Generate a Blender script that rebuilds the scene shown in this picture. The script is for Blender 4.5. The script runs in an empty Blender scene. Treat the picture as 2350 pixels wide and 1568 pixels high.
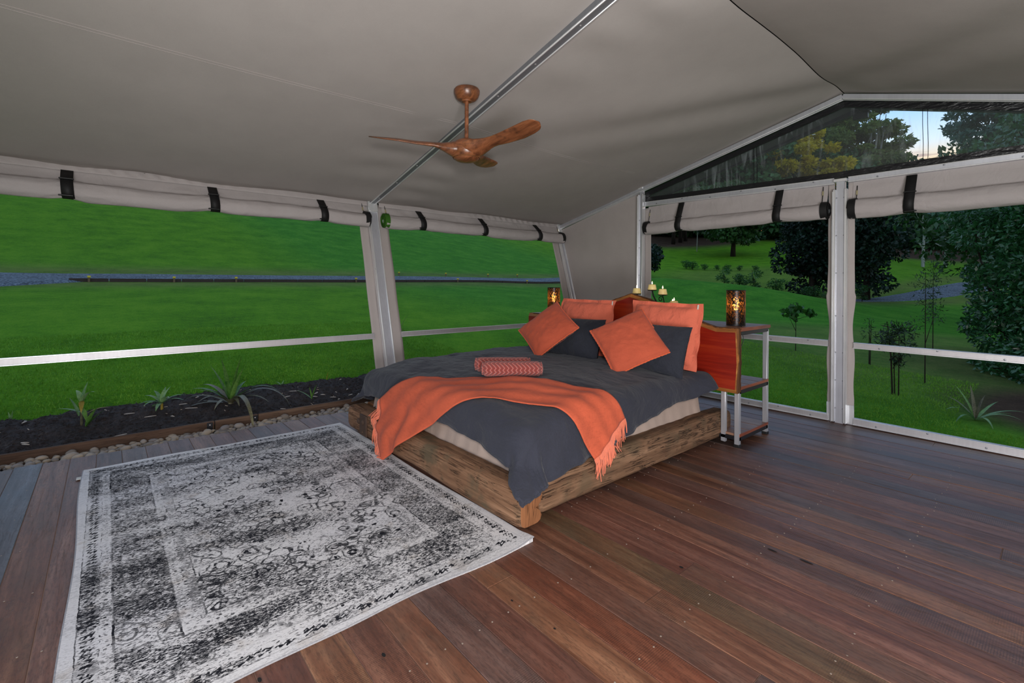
import bpy, bmesh, math, random
import numpy as np
from math import sin, cos, pi, radians, hypot, sqrt
from mathutils import Vector, Matrix, noise

SC = bpy.context.scene
COL = SC.collection
rng = random.Random(7)
nrg = np.random.default_rng(7)

# ------------------------------------------------------------------ camera
cam_data = bpy.data.cameras.new('camera')
cam = bpy.data.objects.new('camera', cam_data)
COL.objects.link(cam)
cam_data.sensor_width = 36.0
cam_data.lens = 1089.0 * 36.0 / 2350.0
cam_data.shift_y = -(784.0 - 651.0) / 2350.0
cam_data.clip_end = 600
cam.matrix_world = Matrix.Translation((0, 0, 1.28)) @ Matrix.Rotation(radians(49.5), 4, 'Z') @ Matrix.Rotation(radians(90), 4, 'X') @ Matrix.Rotation(radians(0.4), 4, 'Z')
SC.camera = cam

# ------------------------------------------------------------------ view
SC.view_settings.view_transform = 'Standard'
SC.view_settings.look = 'None'
SC.view_settings.gamma = 1.0
SC.view_settings.use_curve_mapping = False
SC.view_settings.exposure = 0.0

# ------------------------------------------------------------------ node helpers
def lin(c):
    out = []
    for v in c[:3]:
        v = v / 255.0
        out.append(v / 12.92 if v <= 0.04045 else ((v + 0.055) / 1.055) ** 2.4)
    return (out[0], out[1], out[2], 1.0)

class NT:
    def __init__(s, tree):
        s.t = tree; s.n = tree.nodes; s.l = tree.links
    def node(s, kind, **kw):
        n = s.n.new(kind)
        for k, v in kw.items(): setattr(n, k, v)
        return n
    def put(s, sock, v):
        if isinstance(v, bpy.types.NodeSocket): s.l.new(v, sock)
        elif v is not None:
            if hasattr(sock.default_value, '__len__') and not hasattr(v, '__len__'):
                sock.default_value = [v] * len(sock.default_value)
            elif hasattr(sock.default_value, '__len__') and len(sock.default_value) == 3 and len(v) == 4:
                sock.default_value = v[:3]
            else: sock.default_value = v
    def math(s, op, a, b=None, c=None, clamp=False):
        n = s.node('ShaderNodeMath', operation=op, use_clamp=clamp)
        s.put(n.inputs[0], a)
        if b is not None: s.put(n.inputs[1], b)
        if c is not None: s.put(n.inputs[2], c)
        return n.outputs[0]
    def mix(s, fac, a, b, blend='MIX'):
        n = s.node('ShaderNodeMix', data_type='RGBA', blend_type=blend)
        s.put(n.inputs[0], fac); s.put(n.inputs[6], a); s.put(n.inputs[7], b)
        return n.outputs[2]
    def coord(s, which='Object'):
        return s.node('ShaderNodeTexCoord').outputs[which]
    def map(s, vec, scale=(1, 1, 1), rot=(0, 0, 0), loc=(0, 0, 0)):
        n = s.node('ShaderNodeMapping')
        s.put(n.inputs['Vector'], vec)
        n.inputs['Scale'].default_value = scale; n.inputs['Rotation'].default_value = rot; n.inputs['Location'].default_value = loc
        return n.outputs[0]
    def noise(s, vec, scale=5.0, detail=4.0, rough=0.55, dist=0.0, out=0):
        n = s.node('ShaderNodeTexNoise')
        s.put(n.inputs['Vector'], vec)
        n.inputs['Scale'].default_value = scale; n.inputs['Detail'].default_value = detail
        n.inputs['Roughness'].default_value = rough; n.inputs['Distortion'].default_value = dist
        return n.outputs[out]
    def voronoi(s, vec, scale=5.0, feature='F1', out='Distance', rand=1.0):
        n = s.node('ShaderNodeTexVoronoi', feature=feature)
        s.put(n.inputs['Vector'], vec)
        n.inputs['Scale'].default_value = scale; n.inputs['Randomness'].default_value = rand
        return n.outputs[out]
    def wave(s, vec, scale=5.0, dist=0.0, detail=2.0, bands='X', dscale=1.0):
        n = s.node('ShaderNodeTexWave', bands_direction=bands)
        s.put(n.inputs['Vector'], vec)
        n.inputs['Scale'].default_value = scale; n.inputs['Distortion'].default_value = dist
        n.inputs['Detail'].default_value = detail; n.inputs['Detail Scale'].default_value = dscale
        return n.outputs['Fac']
    def ramp(s, fac, stops, interp='LINEAR'):
        n = s.node('ShaderNodeValToRGB')
        cr = n.color_ramp; cr.interpolation = interp
        while len(cr.elements) < len(stops): cr.elements.new(0.5)
        for e, (p, c) in zip(cr.elements, stops):
            e.position = p
            e.color = c if hasattr(c, '__len__') else (c, c, c, 1)
        s.put(n.inputs[0], fac)
        return n.outputs[0]
    def sep(s, vec):
        n = s.node('ShaderNodeSeparateXYZ'); s.put(n.inputs[0], vec)
        return n.outputs
    def bump(s, height, strength=0.3, dist=0.01, normal=None):
        n = s.node('ShaderNodeBump')
        n.inputs['Strength'].default_value = strength; n.inputs['Distance'].default_value = dist
        s.put(n.inputs['Height'], height)
        if normal is not None: s.put(n.inputs['Normal'], normal)
        return n.outputs[0]

MATS = {}
def material(name, build):
    m = bpy.data.materials.new(name); m.use_nodes = True
    t = NT(m.node_tree); t.n.clear()
    out = t.node('ShaderNodeOutputMaterial')
    b = t.node('ShaderNodeBsdfPrincipled')
    t.l.new(b.outputs[0], out.inputs[0])
    t.out = out; t.b = b
    build(t, b)
    MATS[name] = m
    return m

def flat(name, rgb, rough=0.6, metal=0.0, spec=0.5, vary=0.08, vscale=30, bstr=0.0, bscale=60):
    def f(t, b):
        c = t.coord()
        n = t.noise(c, vscale, 3)
        a = lin(rgb); d = [x * (1 - vary) for x in a[:3]] + [1]; u = [min(1, x * (1 + vary)) for x in a[:3]] + [1]
        t.put(b.inputs['Base Color'], t.mix(n, d, u))
        b.inputs['Roughness'].default_value = rough; b.inputs['Metallic'].default_value = metal
        b.inputs['Specular IOR Level'].default_value = spec
        if bstr: t.put(b.inputs['Normal'], t.bump(t.noise(c, bscale, 4), bstr, 0.004))
    return material(name, f)

# ------------------------------------------------------------------ world: dusk sky, warm glow low behind the gable trees
world = bpy.data.worlds.new('dusk_sky'); SC.world = world; world.use_nodes = True
wt = NT(world.node_tree); wt.n.clear()
wo = wt.node('ShaderNodeOutputWorld'); wb = wt.node('ShaderNodeBackground')
wt.l.new(wb.outputs[0], wo.inputs[0])
wd = wt.coord('Generated')
wx = wt.sep(wd)
base = wt.ramp(wx[2], [(0.0, (0.55, 0.50, 0.48, 1)), (0.12, (0.62, 0.58, 0.55, 1)), (0.25, (0.50, 0.66, 0.85, 1)), (0.5, (0.38, 0.54, 0.80, 1)), (1.0, (0.33, 0.46, 0.72, 1))])
hd = wt.math('DIVIDE', wt.math('ADD', wt.math('MULTIPLY', wx[0], -0.16), wt.math('MULTIPLY', wx[1], 0.987)), wt.math('MAXIMUM', wt.math('SQRT', wt.math('ADD', wt.math('MULTIPLY', wx[0], wx[0]), wt.math('MULTIPLY', wx[1], wx[1]))), 0.01))
glow_az = wt.math('MULTIPLY', wt.math('SUBTRACT', hd, 0.55), 2.3, clamp=True)
warm = wt.ramp(wx[2], [(0.0, (0.85, 0.44, 0.16, 1)), (0.165, (1.0, 0.58, 0.15, 1)), (0.188, (1.05, 0.68, 0.30, 1)), (0.206, (0.95, 0.82, 0.68, 1)), (0.228, (0.78, 0.92, 1.06, 1)), (0.275, (0.46, 0.74, 1.12, 1)), (0.5, (0.42, 0.64, 1.0, 1)), (1.0, (0.36, 0.50, 0.78, 1))])
sky = wt.mix(glow_az, base, warm)
cl = wt.noise(wt.map(wd, scale=(7, 7, 70)), 1.0, 4, 0.6)
cband = wt.ramp(wx[2], [(0.10, 0.5), (0.18, 1.0), (0.207, 1.0), (0.216, 0.0)])
cfac = wt.math('MULTIPLY', wt.ramp(cl, [(0.47, 0.0), (0.56, 0.85)]), cband)
sky = wt.mix(cfac, sky, (0.30, 0.17, 0.22, 1))
wt.put(wb.inputs[0], sky)
wb.inputs[1].default_value = 1.18

# ------------------------------------------------------------------ camera flash, and an added fill light beside the camera
def area(name, loc, target, size, size_y, power, color=(1, 1, 1)):
    l = bpy.data.lights.new(name, 'AREA'); l.shape = 'RECTANGLE'; l.size = size; l.size_y = size_y; l.energy = power; l.color = color
    o = bpy.data.objects.new(name, l); COL.objects.link(o)
    o.location = loc
    o.rotation_euler = (Vector(target) - Vector(loc)).to_track_quat('-Z', 'Y').to_euler()
    o.visible_glossy = True
    return o
area('ceiling_fill', (1.6, -0.4, 0.5), (-0.9, 2.8, 3.0), 1.6, 1.2, 165, (0.99, 0.985, 1.0))  # added fill out of view, aimed up to even out the ceiling
flash = bpy.data.lights.new('camera_flash', 'SPOT'); flash.energy = 205; flash.shadow_soft_size = 0.12; flash.color = (1, 0.985, 0.97); flash.spot_size = radians(150); flash.spot_blend = 0.6
fo = bpy.data.objects.new('camera_flash', flash); COL.objects.link(fo); fo.location = (0.25, -0.15, 1.55)
fo.rotation_euler = (Vector((-2.4, 3.2, 1.1)) - fo.location).to_track_quat('-Z', 'Y').to_euler()

# ------------------------------------------------------------------ mesh helpers
def link(o, parent=None):
    COL.objects.link(o)
    if parent is not None: o.parent = parent
    return o

def tag(o, label=None, cat=None, group=None, kind=None):
    if label: o['label'] = label
    if cat: o['category'] = cat
    if group: o['group'] = group
    if kind: o['kind'] = kind
    return o

def empty(name, loc=(0, 0, 0), label=None, cat=None, group=None, kind=None, rz=0.0):
    o = bpy.data.objects.new(name, None); o.empty_display_size = 0.1
    o.location = loc; o.rotation_euler = (0, 0, rz)
    link(o)
    return tag(o, label, cat, group, kind)

class MB:
    """collects shapes (world or local coordinates) and builds them as ONE mesh"""
    def __init__(s): s.v = []; s.f = []
    def add(s, vs, fs):
        n = len(s.v); s.v += [tuple(v) for v in vs]; s.f += [tuple(i + n for i in f) for f in fs]
        return s
    def box(s, c, size, bev=0.0, R=None):
        hx, hy, hz = [a / 2 for a in size]; b = min(bev, hx * .9, hy * .9, hz * .9)
        c = Vector(c); vs = []; fs = []
        if b <= 0:
            vs = [Vector((x * hx, y * hy, z * hz)) for x in (-1, 1) for y in (-1, 1) for z in (-1, 1)]
            fs = [(0, 1, 3, 2), (4, 6, 7, 5), (0, 4, 5, 1), (2, 3, 7, 6), (0, 2, 6, 4), (1, 5, 7, 3)]
        else:
            idx = {}
            for x in (-1, 1):
                for y in (-1, 1):
                    for z in (-1, 1):
                        for ax in range(3):
                            p = [x * (hx - b), y * (hy - b), z * (hz - b)]
                            p[ax] = (x, y, z)[ax] * (hx, hy, hz)[ax]
                            idx[(x, y, z, ax)] = len(vs); vs.append(Vector(p))
            for ax in range(3):
                o1, o2 = [(1, 2), (2, 0), (0, 1)][ax]
                for sg in (-1, 1):
                    q = []
                    for a, d in ((-1, -1), (1, -1), (1, 1), (-1, 1)):
                        k = [0, 0, 0]; k[ax] = sg; k[o1] = a; k[o2] = d
                        q.append(idx[(k[0], k[1], k[2], ax)])
                    fs.append(tuple(q if sg > 0 else q[::-1]))
            for ax in range(3):
                o1, o2 = [(1, 2), (2, 0), (0, 1)][ax]
                for a in (-1, 1):
                    for d in (-1, 1):
                        k0 = [0, 0, 0]; k0[o1] = a; k0[o2] = d
                        ka = list(k0); kb = list(k0); ka[ax] = -1; kb[ax] = 1
                        q = [idx[(*ka, o1)], idx[(*kb, o1)], idx[(*kb, o2)], idx[(*ka, o2)]]
                        fs.append(tuple(q if a * d < 0 else q[::-1]))
            for x in (-1, 1):
                for y in (-1, 1):
                    for z in (-1, 1):
                        q = [idx[(x, y, z, 0)], idx[(x, y, z, 1)], idx[(x, y, z, 2)]]
                        fs.append(tuple(q if x * y * z > 0 else q[::-1]))
        if R is not None: vs = [R @ v for v in vs]
        return s.add([v + c for v in vs], fs)
    def bar(s, a, b, w, h, bev=0.0, up=(0, 0, 1)):
        a = Vector(a); b = Vector(b); d = (b - a); L = d.length; d.normalize()
        u = Vector(up); sd = d.cross(u).normalized(); u = sd.cross(d).normalized()
        R = Matrix((d, sd, u)).transposed()
        return s.box((a + b) / 2, (L, w, h), bev, R)
    def tube(s, pts, r, n=8, caps=True):
        pts = [Vector(p) for p in pts]; m = len(pts)
        rs = r if hasattr(r, '__len__') else [r] * m
        ref = None; vs = []; fs = []
        for i, p in enumerate(pts):
            d = (pts[min(i + 1, m - 1)] - pts[max(i - 1, 0)])
            d = d.normalized() if d.length > 1e-9 else Vector((0, 0, 1))
            if ref is None:
                ref = Vector((1, 0, 0)) if abs(d.x) < 0.8 else Vector((0, 1, 0))
            x = (ref - d * ref.dot(d)).normalized(); ref = x; y = d.cross(x)
            for k in range(n):
                a = 2 * pi * k / n
                vs.append(p + (x * cos(a) + y * sin(a)) * rs[i])
        for i in range(m - 1):
            for k in range(n):
                fs.append((i * n + k, i * n + (k + 1) % n, (i + 1) * n + (k + 1) % n, (i + 1) * n + k))
        if caps:
            fs.append(tuple(range(n))[::-1]); fs.append(tuple((m - 1) * n + k for k in range(n)))
        return s.add(vs, fs)
    def lathe(s, prof, c=(0, 0, 0), n=28, R=None):
        c = Vector(c); vs = []; fs = []; m = len(prof)
        for r, z in prof:
            for k in range(n):
                a = 2 * pi * k / n
                v = Vector((r * cos(a), r * sin(a), z))
                vs.append(c + (R @ v if R is not None else v))
        for i in range(m - 1):
            for k in range(n):
                fs.append((i * n + k, i * n + (k + 1) % n, (i + 1) * n + (k + 1) % n, (i + 1) * n + k))
        return s.add(vs, fs)
    def loft(s, rings, caps=True, closed=True):
        n = len(rings[0]); vs = [p for r in rings for p in r]; fs = []
        for i in range(len(rings) - 1):
            for k in range(n if closed else n - 1):
                fs.append((i * n + k, i * n + (k + 1) % n, (i + 1) * n + (k + 1) % n, (i + 1) * n + k))
        if caps and closed:
            fs.append(tuple(range(n))[::-1]); fs.append(tuple((len(rings) - 1) * n + k for k in range(n)))
        return s.add(vs, fs)
    def grid(s, nu, nv, fn):
        vs = [fn(i / (nu - 1), j / (nv - 1)) for j in range(nv) for i in range(nu)]
        fs = [(j * nu + i, j * nu + i + 1, (j + 1) * nu + i + 1, (j + 1) * nu + i) for j in range(nv - 1) for i in range(nu - 1)]
        return s.add(vs, fs)
    def slab(s, poly, axis, a, b):
        """a polygon (2D pairs) extruded along axis from a to b"""
        def P(u, w):
            return {0: (w, u[0], u[1]), 1: (u[0], w, u[1]), 2: (u[0], u[1], w)}[axis]
        n = len(poly); vs = [P(p, a) for p in poly] + [P(p, b) for p in poly]
        fs = [tuple(range(n)), tuple(range(2 * n - 1, n - 1, -1))] + [(i, n + i, n + (i + 1) % n, (i + 1) % n) for i in range(n)]
        return s.add(vs, fs)
    def mesh(s, name):
        me = bpy.data.meshes.new(name); me.from_pydata([tuple(v) for v in s.v], [], s.f)
        return me
    def build(s, name, mat, parent=None, smooth=True, angle=40, solid=0.0, sub=0, fix=True):
        me = s.mesh(name)
        if fix:
            bm = bmesh.new(); bm.from_mesh(me); bmesh.ops.recalc_face_normals(bm, faces=bm.faces); bm.to_mesh(me); bm.free()
        if smooth:
            me.polygons.foreach_set('use_smooth', [True] * len(me.polygons))
            if angle < 180: me.set_sharp_from_angle(angle=radians(angle))
        if mat is not None: me.materials.append(MATS[mat] if isinstance(mat, str) else mat)
        o = bpy.data.objects.new(name, me)
        link(o, parent)
        if solid:
            m = o.modifiers.new('thickness', 'SOLIDIFY'); m.thickness = solid; m.offset = 0
        if sub:
            m = o.modifiers.new('smooth', 'SUBSURF'); m.levels = sub; m.render_levels = sub
        return o

def rel(parent, p):
    """world point to parent's local frame (parents here carry only location and z rotation)"""
    v = Vector(p) - Vector(parent.location)
    return Matrix.Rotation(-parent.rotation_euler.z, 3, 'Z') @ v

def keep_world(o, parent):
    """parent o (built in world coordinates) to an empty standing elsewhere"""
    o.parent = parent
    M = Matrix.Translation(parent.location) @ parent.rotation_euler.to_matrix().to_4x4()
    o.matrix_parent_inverse = M.inverted()
    return o

def kids(o): return [c for c in o.children]
def copy_tree(o, parent=None):
    c = o.copy(); COL.objects.link(c)
    if parent is not None: c.parent = parent
    for ch in kids(o): copy_tree(ch, c)
    return c

def fbm(x, y, z=0.0, o=3):
    return noise.fractal(Vector((x, y, z)), 1.0, 2.0, o)

def smooth01(t):
    t = max(0.0, min(1.0, t)); return t * t * (3 - 2 * t)
def lerp(a, b, t): return a + (b - a) * t
def interp(x, pts):
    if x <= pts[0][0]: return pts[0][1]
    for (x0, y0), (x1, y1) in zip(pts, pts[1:]):
        if x <= x1: return y0 + (y1 - y0) * (x - x0) / (x1 - x0)
    return pts[-1][1]

# ------------------------------------------------------------------ materials
def wood_mat(name, dark, mid, light, axis=0, scale=1.0, rough=0.55, bstr=0.25, spec=0.4, crack=0.0, use_obj=False, patches=None, sat_noise=0.35):
    def f(t, b):
        c = t.coord()
        sc = [14 * scale] * 3; sc[axis] = 1.1 * scale
        if use_obj:
            oi = t.node('ShaderNodeObjectInfo')
            off = t.node('ShaderNodeVectorMath', operation='SCALE'); t.put(off.inputs[0], (13.1, 7.7, 5.3)); t.put(off.inputs[3], oi.outputs['Random'])
            ad = t.node('ShaderNodeVectorMath', operation='ADD'); t.put(ad.inputs[0], c); t.put(ad.inputs[1], off.outputs[0])
            c = ad.outputs[0]
        m = t.map(c, scale=sc)
        g1 = t.noise(m, 1.0, 5, 0.6, 0.6)
        sc2 = [70 * scale] * 3; sc2[axis] = 3.0 * scale
        g2 = t.noise(t.map(c, scale=sc2), 1.0, 3, 0.6)
        g = t.math('ADD', t.math('MULTIPLY', g1, 0.7), t.math('MULTIPLY', g2, 0.3))
        col = t.ramp(g, [(0.30, lin(dark)), (0.5, lin(mid)), (0.70, lin(light))])
        if patches:
            pn = t.noise(c, patches[1], 4, 0.6)
            col = t.mix(t.ramp(pn, [(patches[2], 0.0), (patches[2] + 0.1, patches[3])]), col, lin(patches[0]))
        if use_obj:
            bl = t.noise(t.map(c, scale=(3.2, 9, 9)), 1.0, 6, 0.72, 0.6)
            col = t.mix(t.ramp(bl, [(0.46, 0.0), (0.66, 0.62)]), col, (0.42, 0.38, 0.36, 1))
            fl = t.noise(t.map(c, scale=(30, 120, 120)), 1.0, 4, 0.75)
            col = t.mix(t.ramp(fl, [(0.36, 0.55), (0.52, 0.0)]), col, (0.20, 0.16, 0.15, 1))
            saw = t.wave(c, 42, 2.2, 2, 'X', 3.0)
            sm = t.math('MULTIPLY', t.math('GREATER_THAN', oi.outputs['Random'], 0.55), t.ramp(t.noise(c, 3.0, 3), [(0.46, 0.0), (0.58, 0.55)]))
            col = t.mix(t.math('MULTIPLY', t.ramp(saw, [(0.25, 1.0), (0.5, 0.0)]), sm), col, (0.16, 0.13, 0.12, 1))
            col = t.mix(0.62, col, oi.outputs['Color'], 'MULTIPLY') if False else t.mix(1.0, col, oi.outputs['Color'], 'MULTIPLY')
        h = g2
        if crack:
            sc3 = [12 * scale] * 3; sc3[axis] = 0.7 * scale
            k = t.noise(t.map(c, scale=sc3), 1.6, 6, 0.65, 1.2)
            line = t.math('ABSOLUTE', t.math('SUBTRACT', k, 0.5))
            gate = t.ramp(t.noise(c, 5.0, 2), [(0.42, 0.0), (0.52, 1.0)])
            cr = t.math('MULTIPLY', t.ramp(line, [(0.0, 1.0), (0.018, 0.0)]), gate)
            col = t.mix(t.math('MULTIPLY', cr, crack), col, lin([x * 0.35 for x in dark]))
            h = t.math('SUBTRACT', g, t.math('MULTIPLY', cr, 0.8))
        t.put(b.inputs['Base Color'], col)
        b.inputs['Roughness'].default_value = rough; b.inputs['Specular IOR Level'].default_value = spec
        t.put(b.inputs['Normal'], t.bump(h, bstr, 0.006))
    return material(name, f)

def cloth_mat(name, rgb, vary=0.14, weave=260, wr_scale=(3, 3, 3), wr=0.35, rough=0.9, sheen=0.15, wdist=0.02, slub=0.25, spec=0.15):
    def f(t, b):
        c = t.coord()
        w1 = t.noise(t.map(c, scale=(weave, weave * 0.15, weave)), 1.0, 2)
        w2 = t.noise(t.map(c, scale=(weave * 0.15, weave, weave * 0.4)), 1.0, 2)
        wv = t.math('MULTIPLY', t.math('ADD', w1, w2), 0.5)
        big = t.noise(c, 4.0, 4, 0.6)
        a = lin(rgb)
        lo = [x * (1 - vary) for x in a[:3]] + [1]; hi = [min(1, x * (1 + vary)) for x in a[:3]] + [1]
        k = t.math('ADD', t.math('MULTIPLY', wv, slub * 2), t.math('MULTIPLY', big, 1 - slub))
        t.put(b.inputs['Base Color'], t.mix(t.ramp(k, [(0.3, 0.0), (0.75, 1.0)]), lo, hi))
        b.inputs['Roughness'].default_value = rough; b.inputs['Specular IOR Level'].default_value = spec
        b.inputs['Sheen Weight'].default_value = sheen
        n1 = t.bump(t.noise(t.map(c, scale=wr_scale), 1.0, 5, 0.6, 0.8), wr, wdist)
        t.put(b.inputs['Normal'], t.bump(wv, 0.25, 0.002, n1))
    return material(name, f)

cloth_mat('roof_canvas', (164, 157, 153), 0.05, 300, (1.2, 1.6, 1.2), 0.06, 0.85, 0.0, 0.02)
cloth_mat('panel_canvas', (168, 159, 156), 0.05, 300, (2.2, 2.2, 1.0), 0.16, 0.85, 0.0, 0.02)
cloth_mat('blind_canvas', (170, 162, 161), 0.05, 260, (7, 7, 4), 0.5, 0.8, 0.0, 0.02)
cloth_mat('fly_canvas', (66, 68, 68), 0.1, 100, (1, 1, 1), 0.1, 0.9, 0.0)
cloth_mat('charcoal_linen', (49, 50, 59), 0.16, 200, (4, 6, 6), 0.8, 0.8, 0.12, 0.03)
cloth_mat('dark_linen', (44, 46, 54), 0.16, 200, (9, 7, 10), 0.9, 0.8, 0.12, 0.03)
cloth_mat('terracotta_throw', (182, 84, 58), 0.2, 150, (6, 6, 6), 0.45, 0.95, 0.05, 0.012, 0.45)
cloth_mat('fringe_cotton', (206, 112, 84), 0.2, 150, (20, 20, 20), 0.2, 0.95, 0.2)
cloth_mat('terracotta_case', (212, 108, 84), 0.08, 220, (9, 9, 6), 0.7, 0.95, 0.08, 0.025)
cloth_mat('rust_velvet', (182, 84, 60), 0.12, 200, (8, 8, 8), 0.55, 0.95, 0.10, 0.02)
cloth_mat('rust_piping', (204, 92, 58), 0.1, 200, (20, 20, 20), 0.3, 0.95, 0.2)
cloth_mat('valance_cotton', (170, 150, 138), 0.06, 240, (9, 9, 2.5), 0.3, 0.8, 0.05, 0.015)
cloth_mat('black_webbing', (24, 23, 24), 0.15, 500, (3, 3, 3), 0.05, 0.6, 0.0, 0.01, 0.2, 0.3)
cloth_mat('olive_binding', (52, 92, 30), 0.15, 400, (3, 3, 3), 0.05, 0.7, 0.0)
flat('white_label', (205, 200, 190), 0.8)
flat('black_plastic', (20, 20, 21), 0.4)
flat('rubber', (14, 14, 14), 0.6)
flat('clip_brass', (200, 190, 150), 0.35, 0.6)
flat('white_core', (190, 196, 200), 0.5)

def alu(name, rgb, rough, streak=0.12):
    def f(t, b):
        c = t.coord()
        n = t.noise(t.map(c, scale=(60, 60, 2.5)), 1.0, 4)
        n2 = t.noise(c, 7, 4)
        a = lin(rgb)
        k = t.math('ADD', t.math('MULTIPLY', n, 0.6), t.math('MULTIPLY', n2, 0.4))
        t.put(b.inputs['Base Color'], t.mix(k, [x * (1 - streak * 2) for x in a[:3]] + [1], [min(1, x * (1 + streak)) for x in a[:3]] + [1]))
        b.inputs['Metallic'].default_value = 0.6
        t.put(b.inputs['Roughness'], t.math('ADD', t.math('MULTIPLY', n2, 0.12), rough))
    return material(name, f)
alu('mill_aluminium', (206, 207, 215), 0.33)
alu('bright_aluminium', (244, 245, 250), 0.24)
alu('dull_aluminium', (196, 192, 194), 0.4)
alu('brushed_steel', (200, 200, 205), 0.28)
alu('beam_steel', (140, 142, 148), 0.38)
flat('black_steel', (36, 36, 40), 0.42, 0.5)
flat('iron_black', (30, 26, 24), 0.5, 0.6)
flat('rusty_plate', (74, 54, 42), 0.7, 0.2, vary=0.35, vscale=25, bstr=0.3)

wood_mat('deck_wood', (120, 90, 78), (196, 164, 150), (250, 228, 214), 0, 1.0, 0.46, 0.22, 0.5, crack=0.25, use_obj=True)
wood_mat('old_sleeper_x', (84, 58, 42), (126, 92, 68), (160, 122, 94), 0, 1.4, 0.8, 0.9, 0.2, crack=0.75, patches=((88, 80, 62), 3.2, 0.54, 0.75))
wood_mat('old_sleeper_y', (78, 56, 42), (118, 88, 66), (152, 118, 92), 1, 1.4, 0.8, 0.9, 0.2, crack=0.85, patches=((92, 78, 60), 3.0, 0.55, 0.6))
wood_mat('sleeper_end', (104, 66, 42), (140, 92, 60), (160, 110, 74), 2, 0.9, 0.85, 0.6, 0.15, crack=0.6)
wood_mat('red_slab', (92, 12, 3), (132, 26, 9), (164, 54, 20), 0, 0.7, 0.38, 0.12, 0.5)
wood_mat('sapwood', (104, 62, 30), (156, 96, 44), (196, 138, 76), 0, 0.9, 0.45, 0.2, 0.45, crack=0.3)
wood_mat('bark_edge', (44, 28, 18), (92, 58, 34), (150, 98, 52), 2, 1.0, 0.75, 0.7, 0.2, crack=0.6)
wood_mat('shelf_wood', (92, 62, 48), (134, 98, 80), (168, 134, 112), 0, 1.1, 0.4, 0.2, 0.5, crack=0.35)
wood_mat('shelf_edge', (96, 44, 26), (136, 70, 44), (164, 94, 62), 1, 1.4, 0.4, 0.2, 0.5)
wood_mat('edging_wood', (58, 43, 34), (86, 65, 52), (112, 90, 74), 1, 1.0, 0.8, 0.4, 0.2, crack=0.4)
wood_mat('fan_wood', (58, 34, 22), (124, 74, 46), (158, 100, 66), 0, 1.3, 0.33, 0.08, 0.55, patches=((62, 40, 28), 9.0, 0.55, 0.6))
wood_mat('pale_bark', (96, 100, 92), (150, 154, 146), (196, 198, 190), 2, 0.2, 0.8, 0.3, 0.2)
wood_mat('dark_bark', (22, 20, 16), (40, 34, 28), (58, 50, 40), 2, 0.4, 0.9, 0.5, 0.1)

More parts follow.
